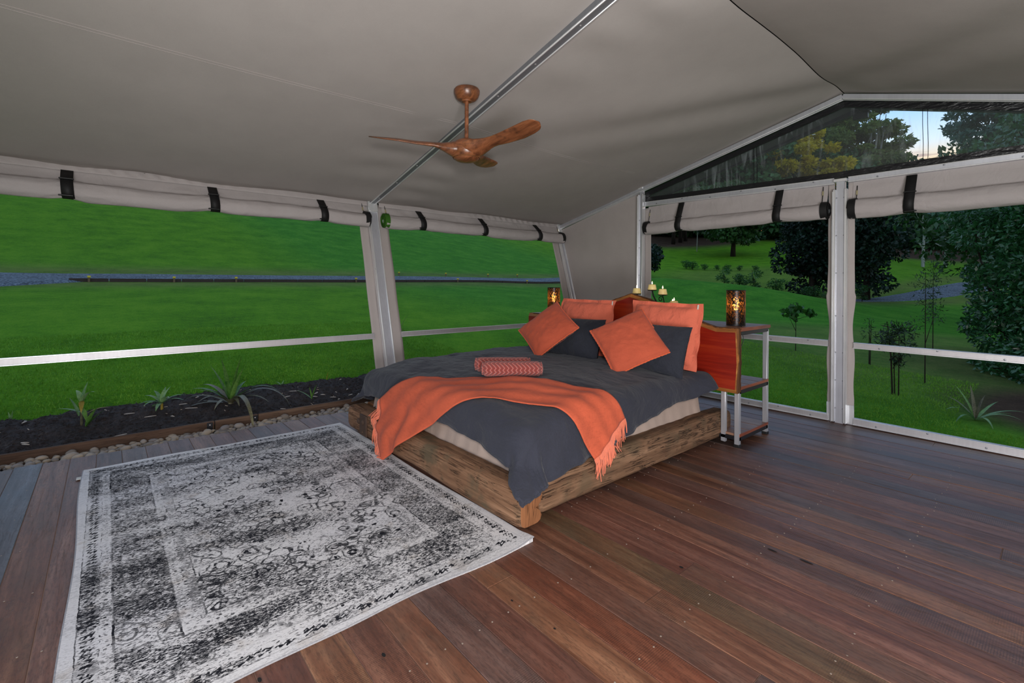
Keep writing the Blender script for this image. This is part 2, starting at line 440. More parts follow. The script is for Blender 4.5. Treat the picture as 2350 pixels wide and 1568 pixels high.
def rug_f(t, b):
    c = t.coord()
    x, y, z = t.sep(c)          # local: x along the rug's length, y across, origin at its centre
    L, Wd = 1.265, 0.86
    ax = t.math('SUBTRACT', L, t.math('ABSOLUTE', x)); ay = t.math('SUBTRACT', Wd, t.math('ABSOLUTE', y))
    d = t.math('MINIMUM', ax, ay)
    wob = t.math('MULTIPLY', t.math('SUBTRACT', t.noise(c, 26, 2), 0.5), 0.012)
    d = t.math('ADD', d, wob)
    def band(a, bb): return t.math('MULTIPLY', t.math('GREATER_THAN', d, a), t.math('LESS_THAN', d, bb))
    # streaky wear along the weft
    st = t.noise(t.map(c, scale=(125, 42, 1)), 1.0, 4, 0.7)
    st2 = t.noise(t.map(c, scale=(280, 110, 1)), 1.0, 3, 0.65)
    zone = t.noise(t.map(c, scale=(4.2, 1.6, 1)), 1.0, 4, 0.6)
    zone2 = t.noise(t.map(c, scale=(2.0, 1.2, 1), loc=(3, 8, 0)), 1.0, 3)
    grain = t.math('ADD', t.math('MULTIPLY', st, 0.6), t.math('MULTIPLY', st2, 0.4))
    # motif: rosettes (rings) and outlined leaves
    warp = t.noise(c, 9, 3, 0.6, 0.0, out=1)
    wv = t.node('ShaderNodeVectorMath', operation='SCALE'); t.put(wv.inputs[0], warp); wv.inputs[3].default_value = 0.085
    wc = t.node('ShaderNodeVectorMath', operation='ADD'); t.put(wc.inputs[0], c); t.put(wc.inputs[1], wv.outputs[0])
    v1 = t.voronoi(t.map(wc.outputs[0], scale=(1, 1, 0)), 7.5, rand=0.8)
    ring = t.math('ADD', t.ramp(t.math('ABSOLUTE', t.math('SUBTRACT', v1, 0.19)), [(0.026, 1.0), (0.044, 0.0)]),
                  t.ramp(t.math('ABSOLUTE', t.math('SUBTRACT', v1, 0.36)), [(0.016, 0.9), (0.034, 0.0)]), clamp=True)
    v2 = t.voronoi(t.map(wc.outputs[0], scale=(1, 1, 0)), 17, feature='DISTANCE_TO_EDGE', rand=1.0)
    leaf = t.ramp(v2, [(0.04, 0.95), (0.09, 0.0)])
    v3 = t.voronoi(t.map(wc.outputs[0], scale=(1, 1.5, 0), loc=(5, 2, 0)), 10, rand=1.0)
    blot = t.ramp(v3, [(0.14, 1.0), (0.17, 0.0)])
    keep = t.ramp(t.noise(t.map(c, scale=(60, 24, 1), loc=(1, 4, 0)), 1.0, 4, 0.7), [(0.38, 0.0), (0.46, 1.0)])
    lk = t.math('MULTIPLY', leaf, t.ramp(t.noise(c, 4.5, 3), [(0.46, 0.0), (0.54, 1.0)]))
    motif = t.math('MULTIPLY', t.math('MAXIMUM', t.math('MAXIMUM', ring, blot), lk), keep)
    # field speckle
    amt = t.math('ADD', 0.498, t.math('MULTIPLY', t.math('SUBTRACT', zone, 0.5), -0.38))
    sp = t.math('MULTIPLY', t.math('SUBTRACT', grain, amt), 14, clamp=True)
    # border speckle (denser)
    amtb = t.math('ADD', 0.458, t.math('MULTIPLY', t.math('SUBTRACT', zone, 0.5), -0.42))
    spb = t.math('MULTIPLY', t.math('SUBTRACT', grain, amtb), 14, clamp=True)
    dark = t.math('MAXIMUM', motif, sp)
    wide = band(0.135, 0.325)
    dark = t.mix(wide, dark, t.math('MAXIMUM', spb, t.math('MULTIPLY', motif, 0.8)))
    # guard bands: pale strips with small worn marks
    worn = t.ramp(t.noise(t.map(c, scale=(46, 20, 1), loc=(9, 1, 0)), 1.0, 4, 0.7), [(0.44, 0.0), (0.52, 1.0)])
    big = t.ramp(t.noise(c, 3.2, 3), [(0.40, 0.15), (0.60, 1.0)])
    dots = t.math('LESS_THAN', t.voronoi(t.map(c, scale=(1, 1, 0)), 44, rand=0.45), 0.30)
    along = t.math('ADD', x, y)
    zig = t.math('PINGPONG', t.math('ADD', along, t.math('MULTIPLY', wob, 2.0)), 0.030)
    zz1 = t.math('LESS_THAN', t.math('ABSOLUTE', t.math('SUBTRACT', t.math('SUBTRACT', d, 0.050), zig)), 0.007)
    zz2 = t.math('LESS_THAN', t.math('ABSOLUTE', t.math('SUBTRACT', t.math('SUBTRACT', 0.080, d), zig)), 0.007)
    g1 = band(0.035, 0.095); g2 = band(0.098, 0.135); g3 = band(0.325, 0.365); g4 = band(0.372, 0.405); sel = t.math('LESS_THAN', d, 0.032)
    dark = t.mix(g1, dark, t.math('MAXIMUM', t.math('MULTIPLY', t.math('MAXIMUM', zz1, zz2), worn), t.math('MULTIPLY', spb, big)))
    dark = t.mix(g2, dark, t.math('MAXIMUM', t.math('MULTIPLY', t.math('MULTIPLY', dots, worn), big), t.math('MULTIPLY', sp, 0.9)))
    fade = t.ramp(t.noise(c, 2.6, 2, 0.5), [(0.40, 0.0), (0.52, 1.0)])
    dark = t.mix(t.math('MULTIPLY', g3, fade), dark, t.math('MAXIMUM', t.math('MULTIPLY', t.math('MULTIPLY', dots, worn), 0.9), t.math('MULTIPLY', sp, 0.8)))
    dark = t.mix(t.math('MULTIPLY', g4, fade), dark, t.math('MAXIMUM', t.math('MULTIPLY', t.math('MULTIPLY', dots, worn), big), t.math('MULTIPLY', spb, 0.8)))
    lines = t.math('MAXIMUM', t.math('MAXIMUM', band(0.030, 0.036), band(0.131, 0.139)), t.math('MAXIMUM', band(0.320, 0.328), band(0.405, 0.411)))
    dark = t.math('MAXIMUM', dark, t.math('MULTIPLY', t.math('MULTIPLY', lines, keep), t.math('MULTIPLY', big, t.math('ADD', 0.35, t.math('MULTIPLY', fade, 0.65)))))
    dark = t.mix(sel, dark, t.math('MULTIPLY', sp, 0.3))
    cream = t.mix(zone2, lin((216, 213, 217)), lin((226, 220, 214)))
    tan = t.ramp(t.noise(c, 7, 3), [(0.60, 0.0), (0.68, 0.35)])
    cream = t.mix(tan, cream, lin((178, 162, 146)))
    grey = t.mix(t.noise(c, 3, 2), lin((14, 15, 20)), lin((46, 46, 52)))
    t.put(b.inputs['Base Color'], t.mix(dark, cream, grey))
    b.inputs['Roughness'].default_value = 0.95; b.inputs['Specular IOR Level'].default_value = 0.1
    t.put(b.inputs['Normal'], t.bump(t.math('SUBTRACT', t.noise(t.map(c, scale=(300, 120, 1)), 1.0, 2), t.math('MULTIPLY', dark, 0.4)), 0.4, 0.004))
material('distressed_rug', rug_f)
flat('rug_binding', (150, 148, 150), 0.95, vary=0.4, vscale=120)

def towel_f(t, b):
    c = t.coord(); x, y, z = t.sep(c)      # local: x along the roll, y/z around
    ang = t.math('ARCTAN2', z, y)
    tri = t.math('PINGPONG', t.math('MULTIPLY', ang, 0.055), 0.040)
    rib = t.math('SINE', t.math('MULTIPLY', t.math('ADD', x, t.math('MULTIPLY', tri, 0.9)), 2 * pi / 0.030))
    fz = t.noise(c, 300, 2)
    h = t.ramp(rib, [(0.1, 0.0), (0.75, 1.0)])
    hh = t.math('ADD', h, t.math('MULTIPLY', fz, 0.5))
    t.put(b.inputs['Base Color'], t.mix(h, lin((138, 64, 58)), lin((190, 102, 92))))
    b.inputs['Roughness'].default_value = 1.0; b.inputs['Specular IOR Level'].default_value = 0.05; b.inputs['Sheen Weight'].default_value = 0.3
    t.put(b.inputs['Normal'], t.bump(hh, 0.9, 0.008))
material('chevron_towelling', towel_f)

def lamp_shade_f(t, b):
    c = t.coord()
    n = t.noise(t.map(c, scale=(1, 1, 0.45)), 85, 4, 0.6, 1.5)
    v = t.voronoi(t.map(c, scale=(1, 1, 0.4)), 120, feature='DISTANCE_TO_EDGE')
    hole = t.math('MULTIPLY', t.math('GREATER_THAN', n, 0.515), t.math('GREATER_THAN', v, 0.09))
    b.inputs['Base Color'].default_value = lin((26, 24, 24)); b.inputs['Metallic'].default_value = 0.7; b.inputs['Roughness'].default_value = 0.3
    tr = t.node('ShaderNodeBsdfTranslucent'); tr.inputs[0].default_value = (0.7, 0.30, 0.09, 1)
    tp = t.node('ShaderNodeBsdfTransparent'); tp.inputs[0].default_value = (1.0, 0.60, 0.30, 1)
    a = t.node('ShaderNodeMixShader'); a.inputs[0].default_value = 0.45; t.l.new(tr.outputs[0], a.inputs[1]); t.l.new(tp.outputs[0], a.inputs[2])
    mx = t.node('ShaderNodeMixShader'); t.put(mx.inputs[0], t.math('MULTIPLY', hole, 0.7)); t.l.new(b.outputs[0], mx.inputs[1]); t.l.new(a.outputs[0], mx.inputs[2])
    t.l.new(mx.outputs[0], t.out.inputs[0])
material('pierced_shade', lamp_shade_f)

def emit(name, col, strength):
    def f(t, b):
        e = t.node('ShaderNodeEmission'); e.inputs[0].default_value = col; e.inputs[1].default_value = strength
        t.l.new(e.outputs[0], t.out.inputs[0])
    return material(name, f)
emit('filament_glow', (1.0, 0.62, 0.22, 1), 14)
emit('flame_glow', (1.0, 0.72, 0.38, 1), 9)

def wax_f(t, b):
    t.put(b.inputs['Base Color'], lin((226, 200, 132)))
    b.inputs['Roughness'].default_value = 0.45; b.inputs['Subsurface Weight'].default_value = 0.3; b.inputs['Subsurface Radius'].default_value = (0.02, 0.012, 0.006)
    b.inputs['Emission Color'].default_value = (1.0, 0.75, 0.35, 1); b.inputs['Emission Strength'].default_value = 0.06
material('candle_wax', wax_f)

def pane_f(t, b):
    c = t.coord()
    tp = t.node('ShaderNodeBsdfTransparent'); tp.inputs[0].default_value = (0.90, 0.94, 0.95, 1)
    gl = t.node('ShaderNodeBsdfGlossy'); gl.inputs['Roughness'].default_value = 0.12
    t.put(gl.inputs['Normal'], t.bump(t.noise(c, 3.0, 2), 0.25, 0.03))
    df = t.node('ShaderNodeBsdfDiffuse'); df.inputs[0].default_value = (0.55, 0.62, 0.66, 1)
    st = t.noise(t.map(c, scale=(16, 1, 2.2), rot=(0, 0.25, 0)), 1.0, 5, 0.6, 1.0)
    cl = t.noise(c, 2.2, 3)
    haze = t.math('ADD', 0.05, t.math('MULTIPLY', t.ramp(st, [(0.52, 0.0), (0.72, 1.0)]), t.ramp(cl, [(0.4, 0.02), (0.65, 0.32)])))
    m1 = t.node('ShaderNodeMixShader'); m1.inputs[0].default_value = 0.045; t.l.new(tp.outputs[0], m1.inputs[1]); t.l.new(gl.outputs[0], m1.inputs[2])
    m2 = t.node('ShaderNodeMixShader'); t.put(m2.inputs[0], haze); t.l.new(m1.outputs[0], m2.inputs[1]); t.l.new(df.outputs[0], m2.inputs[2])
    t.l.new(m2.outputs[0], t.out.inputs[0])
material('clear_vinyl', pane_f)
def hem_f(t, b):
    c = t.coord()
    b.inputs['Base Color'].default_value = lin((24, 24, 28)); b.inputs['Roughness'].default_value = 0.32
    t.put(b.inputs['Normal'], t.bump(t.noise(t.map(c, scale=(9, 9, 30), rot=(0, 0.6, 0)), 1.0, 3), 0.7, 0.02))
material('black_vinyl_hem', hem_f)

def ground_f(t, b):
    c = t.coord()
    at = t.node('ShaderNodeAttribute'); at.attribute_name = 'wear'
    wear = t.sep(at.outputs['Color'])
    n1 = t.noise(c, 0.9, 5, 0.62); n2 = t.noise(c, 7, 5, 0.7); n3 = t.noise(t.map(c, scale=(38, 38, 38)), 1.0, 4, 0.7)
    k = t.math('ADD', t.math('ADD', t.math('MULTIPLY', n1, 0.35), t.math('MULTIPLY', n2, 0.25)), t.math('MULTIPLY', n3, 0.4))
    g = t.ramp(k, [(0.34, lin((40, 80, 8))), (0.5, lin((78, 127, 16))), (0.66, lin((106, 146, 32)))])
    g = t.mix(wear[1], g, t.ramp(k, [(0.34, lin((34, 80, 16))), (0.5, lin((56, 118, 26))), (0.66, lin((92, 142, 44)))]))
    dry = t.ramp(k, [(0.3, lin((62, 66, 34))), (0.55, lin((104, 104, 60))), (0.75, lin((134, 124, 84)))])
    soil = t.ramp(k, [(0.3, lin((34, 26, 20))), (0.6, lin((78, 62, 48))), (0.75, lin((112, 98, 74)))])
    col = t.mix(t.math('MULTIPLY', wear[0], t.ramp(n2, [(0.3, 0.5), (0.6, 1.0)])), g, dry)
    col = t.mix(wear[2], col, soil)
    t.put(b.inputs['Base Color'], col)
    b.inputs['Roughness'].default_value = 0.95; b.inputs['Specular IOR Level'].default_value = 0.08
    t.put(b.inputs['Normal'], t.bump(t.math('ADD', n3, t.math('MULTIPLY', n2, 0.6)), 0.7, 0.05))
material('lawn_turf', ground_f)

def gravel_f(t, b):
    c = t.coord()
    v = t.voronoi(c, 28, out='Color'); n = t.noise(c, 1.6, 4)
    s = t.sep(v)
    k = t.math('ADD', t.math('MULTIPLY', s[0], 0.6), t.math('MULTIPLY', n, 0.4))
    t.put(b.inputs['Base Color'], t.ramp(k, [(0.2, lin((30, 36, 42))), (0.5, lin((66, 78, 88))), (0.8, lin((112, 122, 130)))]))
    b.inputs['Roughness'].default_value = 0.9
    t.put(b.inputs['Normal'], t.bump(t.voronoi(c, 28), 0.8, 0.03))
material('blue_gravel', gravel_f)

def mulch_f(t, b):
    c = t.coord()
    n = t.noise(t.map(c, scale=(34, 60, 40)), 1.0, 5, 0.75, 1.0); n2 = t.noise(c, 6, 3)
    t.put(b.inputs['Base Color'], t.ramp(t.math('ADD', t.math('MULTIPLY', n, 0.75), t.math('MULTIPLY', n2, 0.25)), [(0.36, lin((26, 20, 19))), (0.55, lin((62, 50, 46))), (0.70, lin((98, 82, 74))), (0.8, lin((140, 124, 112)))]))
    b.inputs['Roughness'].default_value = 0.95
    t.put(b.inputs['Normal'], t.bump(n, 1.0, 0.03))
material('bark_mulch', mulch_f)

def obj_tint(name, stops, rough=0.8, scale=14, bstr=0.3):
    def f(t, b):
        oi = t.node('ShaderNodeObjectInfo'); c = t.coord()
        n = t.noise(c, scale, 4)
        k = t.math('ADD', t.math('MULTIPLY', oi.outputs['Random'], 0.65), t.math('MULTIPLY', n, 0.35))
        t.put(b.inputs['Base Color'], t.ramp(k, stops)); b.inputs['Roughness'].default_value = rough
        t.put(b.inputs['Normal'], t.bump(n, bstr, 0.01))
    return material(name, f)
obj_tint('river_pebble', [(0.15, lin((104, 92, 80))), (0.4, lin((140, 126, 112))), (0.6, lin((168, 150, 128))), (0.8, lin((128, 120, 116))), (0.95, lin((156, 116, 84)))], 0.7)
flat('wood_chip', (168, 152, 136), 0.9, vary=0.4)

def leaf_mat(name, dark, light, scale=1.2, trans=0.25, rough=0.5, spec=0.35, extra=None):
    def f(t, b):
        c = t.coord(); oi = t.node('ShaderNodeObjectInfo')
        n = t.noise(c, scale, 3); n2 = t.noise(c, scale * 9, 2)
        k = t.math('ADD', t.math('ADD', t.math('MULTIPLY', n, 0.5), t.math('MULTIPLY', n2, 0.5)), t.math('MULTIPLY', t.math('SUBTRACT', oi.outputs['Random'], 0.5), 0.18))
        st = [(0.3, lin(dark)), (0.68, lin(light))]
        if extra: st.append((extra[0], lin(extra[1])))
        col = t.ramp(k, st)
        t.put(b.inputs['Base Color'], col); b.inputs['Roughness'].default_value = rough; b.inputs['Specular IOR Level'].default_value = spec
        if trans:
            tr = t.node('ShaderNodeBsdfTranslucent'); t.put(tr.inputs[0], col)
            mx = t.node('ShaderNodeMixShader'); mx.inputs[0].default_value = trans
            t.l.new(b.outputs[0], mx.inputs[1]); t.l.new(tr.outputs[0], mx.inputs[2]); t.l.new(mx.outputs[0], t.out.inputs[0])
    return material(name, f)
leaf_mat('leaf_forest', (24, 54, 34), (76, 122, 70), 0.25, 0.25)
leaf_mat('leaf_round', (10, 30, 22), (34, 66, 44), 0.5, 0.15)
leaf_mat('leaf_meadow', (20, 46, 24), (58, 98, 44), 0.4, 0.2)
leaf_mat('leaf_sunlit', (96, 100, 16), (232, 208, 40), 0.25, 0.5)  # sunset light on the treetops is put into this yellow leaf colour
leaf_mat('leaf_gum', (50, 84, 52), (130, 150, 72), 0.2, 0.5, extra=(0.76, (226, 206, 60)))  # the yellow stop colours sunset light into the gum crowns
leaf_mat('leaf_blue', (36, 70, 66), (98, 134, 116), 0.3, 0.4)
leaf_mat('leaf_bush', (12, 44, 20), (56, 112, 60), 1.2, 0.2, 0.34, 0.6)
leaf_mat('leaf_sapling', (18, 52, 16), (56, 110, 40), 3, 0.25)
leaf_mat('leaf_feather', (14, 34, 16), (44, 68, 34), 3, 0.2)
leaf_mat('leaf_strap', (40, 84, 28), (112, 150, 70), 6, 0.2, 0.4)
leaf_mat('leaf_greyblue', (70, 112, 62), (140, 170, 110), 6, 0.2, 0.45)
leaf_mat('leaf_purple', (58, 56, 44), (128, 122, 92), 8, 0.2, 0.4)
leaf_mat('leaf_yellowed', (120, 104, 40), (170, 146, 60), 6, 0.2, 0.5)
leaf_mat('grass_blade', (52, 104, 20), (116, 164, 50), 2.5, 0.2, 0.6, 0.2)
flat('yellow_paint', (212, 190, 44), 0.5)
flat('road_timber', (62, 50, 42), 0.9, vary=0.3, vscale=8)
flat('stake_wood', (110, 90, 66), 0.9)

# ------------------------------------------------------------------ ground
GP = []
for y in (-25, -12, -2, 4, 8, 14, 20):
    GP += [(-8, y, .30), (-12, y, .74), (-18, y, 1.25 + max(0, y) * .006), (-21, y, 1.50 + max(0, y) * .008), (-40, y, 6.0), (-60, y, 10.8), (-90, y, 17.5)]
for y in (-8, -3, -1, 0.5, 2, 3.5): GP += [(-4.75, y, -.10), (-5.85, y, .08)]
GP += [(-5.3, 5.3, -.06), (-6.2, 6.2, .1), (-3.5, 5.5, -.24), (-1.4, 5.5, -.32), (0.5, 5.5, -.36), (3, 5.5, -.4), (-3, 2, -.25), (-1, 3, -.3), (0, 0, -.3), (-2, -3, -.25), (3, 0, -.4), (6, -8, -.4), (0, -12, -.25), (8, 6, -.5), (15, 20, -.6)]
GP += [(-14.73, 22.78, 1.6), (-12.67, 23.65, 1.40), (-10.74, 24.39, 1.24), (-7.34, 25.28, .56), (-2.86, 8.97, -.17), (-5.5, 9.5, .15), (-9, 12, .55), (-13.42, 30.48, .85), (-17, 28.3, 1.38), (-10.73, 33.63, .15),
       (-15.5, 43.4, 1.84), (-25.2, 70.56, 6.26), (-31.5, 64.7, 6.39), (-23.9, 41.3, 2.3), (-32.9, 56.9, 5.19), (-39.7, 61.3, 6.95), (-35, 97.7, 10.8), (-51, 78.8, 11.0),
       (-7.48, 32.8, .40), (-4.58, 43.9, .95), (-7.94, 49.2, 1.9), (-9.6, 59.6, 3.1), (-6.6, 63.1, 2.1), (-14.6, 90.6, 5.6), (-3.6, 88.2, 4.5), (-5.88, 25.45, .06), (-2.5, 18.6, -.05), (-.9, 14.4, -.1), (-.75, 8.05, -.34), (1, 8.5, -.45), (-1.8, 44.1, .5), (10, 40, .2), (25, 70, 2), (10, 120, 6), (60, 60, 2), (60, -30, 0), (-60, 60, 12), (-90, 100, 19), (-60, 140, 17), (-20, 150, 12), (40, 150, 8)]
_P = np.array(GP, float)
def _phi(r): return np.where(r > 1e-9, r * r * np.log(np.maximum(r, 1e-9)), 0.0)
_xy = _P[:, :2] / 40.0
_n = len(_P)
_D = np.hypot(_xy[:, None, 0] - _xy[None, :, 0], _xy[:, None, 1] - _xy[None, :, 1])
_A = np.zeros((_n + 3, _n + 3)); _A[:_n, :_n] = _phi(_D) + np.eye(_n) * 2e-4
_A[:_n, _n] = 1; _A[:_n, _n + 1:] = _xy; _A[_n, :_n] = 1; _A[_n + 1:, :_n] = _xy.T
_w = np.linalg.solve(_A, np.concatenate([_P[:, 2], np.zeros(3)]))
def ground_z(x, y):
    x = np.atleast_1d(np.asarray(x, float)); y = np.atleast_1d(np.asarray(y, float))
    q = np.stack([x, y], -1) / 40.0
    D = np.hypot(q[:, None, 0] - _xy[None, :, 0], q[:, None, 1] - _xy[None, :, 1])
    z = _phi(D) @ _w[:_n] + _w[_n] + q @ _w[_n + 1:]
    inside = (x > -4.8) & (y < 5.3) & (y > -6)
    return np.where(inside, np.minimum(z, -0.14), z)
def gz(x, y): return float(ground_z(x, y)[0])

def axis_pts(lo, hi, c, fine, n1, n2):
    a = c - fine - (np.linspace(0, 1, n1)[1:] ** 1.9) * (c - fine - lo)
    m = np.linspace(c - fine, c + fine, n2)
    b = c + fine + (np.linspace(0, 1, n1)[1:] ** 1.9) * (hi - c - fine)
    return np.concatenate([a[::-1], m, b])
gx = axis_pts(-120, 80, -7, 9, 55, 90); gy = axis_pts(-40, 190, 8, 14, 60, 130)
XX, YY = np.meshgrid(gx, gy)
ZZ = ground_z(XX.ravel(), YY.ravel())
nx, ny = len(gx), len(gy)
gme = bpy.data.meshes.new('ground')
gv = np.stack([XX.ravel(), YY.ravel(), ZZ], -1)
ii = (np.arange(ny - 1)[:, None] * nx + np.arange(nx - 1)[None]).ravel()
gf = np.stack([ii, ii + 1, ii + nx + 1, ii + nx], -1)
def np_mesh(me, v, f):
    k = f.shape[1]
    me.vertices.add(len(v)); me.vertices.foreach_set('co', v.astype(np.float32).ravel())
    me.loops.add(f.size); me.loops.foreach_set('vertex_index', f.astype(np.int32).ravel())
    me.polygons.add(len(f)); me.polygons.foreach_set('loop_start', np.arange(0, f.size, k, dtype=np.int32))
    try: me.polygons.foreach_set('loop_total', np.full(len(f), k, dtype=np.int32))
    except Exception: pass
    me.update(calc_edges=True)
np_mesh(gme, gv, gf)
gme.polygons.foreach_set('use_smooth', [True] * len(gme.polygons))
# where the turf is dry (R), lush (G) or bare soil and litter (B)
def blob(x, y, cx, cy, r, soft=0.5):
    return np.clip((1 + soft - np.hypot(x - cx, y - cy) / r) / soft, 0, 1)
def segdist(x, y, pts):
    d = np.full(x.shape, 1e9)
    for (ax, ay), (bx, by) in zip(pts, pts[1:]):
        vx, vy = bx - ax, by - ay; L = vx * vx + vy * vy
        t = np.clip(((x - ax) * vx + (y - ay) * vy) / L, 0, 1)
        d = np.minimum(d, np.hypot(x - ax - t * vx, y - ay - t * vy))
    return d
ROAD = [(-19.6, -25), (-19.6, -6), (-19.6, 8), (-19.4, 20), (-18.2, 27), (-15.2, 31.5), (-11, 34.3), (-7.4, 36.6), (-5.6, 42), (-4.2, 50), (-1.5, 62), (6, 80)]
SPUR = [(-19.0, -1.0), (-17.0, -3.0), (-13.5, -6.5), (-9, -11)]
x_, y_ = gv[:, 0], gv[:, 1]
wr = np.zeros((len(gv), 4)); wr[:, 3] = 1
rd = segdist(x_, y_, ROAD)
wr[:, 0] = np.clip(np.exp(-((rd - 2.2) / 1.3) ** 2) * .75 + blob(x_, y_, -18, 43, 5, .8) * .5 + blob(x_, y_, -8, 11, 3, 1) * 0 + blob(x_, y_, -2.0, 13, 3.2, .8) * .55, 0, 1)
wr[:, 1] = np.clip((y_ - 5.5) / 4, 0, 1) * np.clip((40 - y_) / 10, 0, 1) * .9
wr[:, 2] = np.clip(blob(x_, y_, .3, 9.3, 1.0, .8) + blob(x_, y_, -.4, 12.4, 1.4, .9) * .5 + blob(x_, y_, 2.5, 14, 2.5, .5) + blob(x_, y_, -46, 72, 12, .4) + np.clip((y_ - 78 - x_ * -.1) / 8, 0, 1) + blob(x_, y_, -10.5, 32, 3.6, .6) * .7, 0, 1)
ca = gme.color_attributes.new('wear', 'FLOAT_COLOR', 'POINT'); ca.data.foreach_set('color', wr.astype(np.float32).ravel())
gme.materials.append(MATS['lawn_turf'])
ground = link(bpy.data.objects.new('ground', gme)); tag(ground, 'green mown lawn rising to a grassy hillside around the tent', kind='structure')

def strip(name, pts, width, mat, label, lift=0.03, step=0.6):
    P = []
    for (a, b), (c, d) in zip(pts, pts[1:]):
        L = hypot(c - a, d - b); n = max(2, int(L / step))
        P += [(a + (c - a) * i / n, b + (d - b) * i / n) for i in range(n)]
    P.append(pts[-1])
    for _ in range(12): P = [P[0]] + [((P[i - 1][0] + P[i][0] * 2 + P[i + 1][0]) / 4, (P[i - 1][1] + P[i][1] * 2 + P[i + 1][1]) / 4) for i in range(1, len(P) - 1)] + [P[-1]]
    mb = MB(); rows = []
    for i, (x, y) in enumerate(P):
        a = P[max(0, i - 1)]; b = P[min(len(P) - 1, i + 1)]
        tx, ty = b[0] - a[0], b[1] - a[1]; l = hypot(tx, ty); tx, ty = tx / l, ty / l
        row = []
        for k in range(7):
            o = (k / 6 - .5) * (width + .25 * fbm(x * .4, y * .4, k // 4))
            px_, py_ = x - ty * o, y + tx * o
            row.append((px_, py_, gz(px_, py_) + lift + .03 * (1 - (2 * k / 6 - 1) ** 2) - (.10 if k in (0, 6) else 0)))
        rows.append(row)
    mb.loft(rows, caps=False, closed=False)
    return tag(mb.build(name, mat, fix=False), label, kind='structure')
strip('gravel_road', ROAD, 2.9, 'blue_gravel', 'blue grey gravel road crossing the lawn')
strip('gravel_spur', SPUR, 2.8, 'blue_gravel', 'gravel side track leaving the road at the left', 0.045)

# ------------------------------------------------------------------ deck floor of reclaimed boards
floor = empty('floor', (0, 0, 0), 'dark reclaimed timber deck boards of the tent floor', kind='structure')
BP = 0.1412
joints = {}
def row_of(y): return int(math.floor((y - 1.363) / BP))
joints[row_of(1.30)] = [-1.575]; joints[row_of(1.71)] = [-1.10]; joints[row_of(2.0)] = [-1.11]; joints[row_of(4.1)] = [-.68]; joints[row_of(5.15)] = [-.70]
tints = [(.34, .19, .135), (.31, .19, .14), (.29, .19, .16), (.40, .23, .15), (.24, .18, .155), (.34, .21, .16), (.31, .17, .13), (.22, .17, .16), (.43, .25, .15), (.28, .20, .18)]
special = {row_of(-.40): (.20, .24, .30), row_of(1.86): (.27, .20, .12), row_of(1.43): (.34, .15, .09), row_of(-.1): (.33, .21, .17), row_of(.03): (.30, .20, .17)}
r0 = row_of(-1.6); r1 = row_of(5.28)
nails = MB()
for k in range(r0, r1 + 1):
    y0 = 1.363 + k * BP; y1 = y0 + BP
    if y1 > 5.36: break
    lim = [-4.64 + rng.uniform(-.012, .012)]
    js = joints.get(k)
    if js is None:
        js = []
        if rng.random() < .75: js = [rng.choice([-4.0, -3.4, -.2, .35, -.65])]
        if rng.random() < .3: js = sorted(js + [rng.choice([-2.6, .7])])
    xs = lim + sorted(js) + [1.3]
    base_t = special.get(k, rng.choice(tints))
    for a, bx in zip(xs, xs[1:]):
        mb = MB()
        dz = rng.uniform(-.0012, .0012)
        mb.box(((a + bx) / 2, (y0 + y1) / 2, -.016 + dz), (bx - a - .003, BP - .0026, .032), .0016)
        o = mb.build('floor_board', 'deck_wood', floor, angle=30)
        j = rng.uniform(.88, 1.12)
        t_ = base_t if (k in special or rng.random() < .7) else rng.choice(tints)
        o.color = (t_[0] * j * .86, t_[1] * j * .89, t_[2] * j * .92, 1)
    for xj in np.arange(-4.55, 1.2, .45):
        for f_ in (.22, .78):
            if rng.random() < .75:
                nails.lathe([(.0001, .0014), (.0032, .0012), (.0035, .0002)], (xj + rng.uniform(-.012, .012), y0 + BP * f_ + rng.uniform(-.006, .006), 0), 8)
flat('nail_head', (150, 134, 120), 0.6)
tag(nails.build('nail_heads', 'nail_head', floor), kind='stuff')
knots = MB()
for (x, y, a, b_) in ((-1.52, .73, .011, .006), (-1.23, 1.27, .006, .004), (-1.45, 1.25, .007, .004), (-1.13, 1.985, .010, .007), (-1.68, .38, .012, .006), (-.92, 2.45, .022, .006), (-.78, 2.47, .03, .006)):
    knots.add([(x, y, .0013)] + [(x + a * cos(2 * pi * i / 12), y + b_ * sin(2 * pi * i / 12), .0011) for i in range(12)], [(0, i + 1, (i + 1) % 12 + 1) for i in range(12)])
flat('knot_dark', (14, 11, 10), 0.8)
tag(knots.build('knot_hole', 'knot_dark', floor), kind='stuff')
flat('joint_dust', (150, 122, 108), 0.95, vary=0.3, vscale=20)
mb = MB(); mb.box((-1.67, 1.87, -.010), (5.90, 6.94, .012)); tag(mb.build('joint_dust', 'joint_dust', floor), kind='stuff')
mb = MB(); mb.box((-4.61, 1.9, -.11), (.04, 6.8, .14), .004); mb.box((-1.5, 5.30, -.12), (6.0, .04, .16), .004)
mb.build('deck_bearer', 'edging_wood', floor)

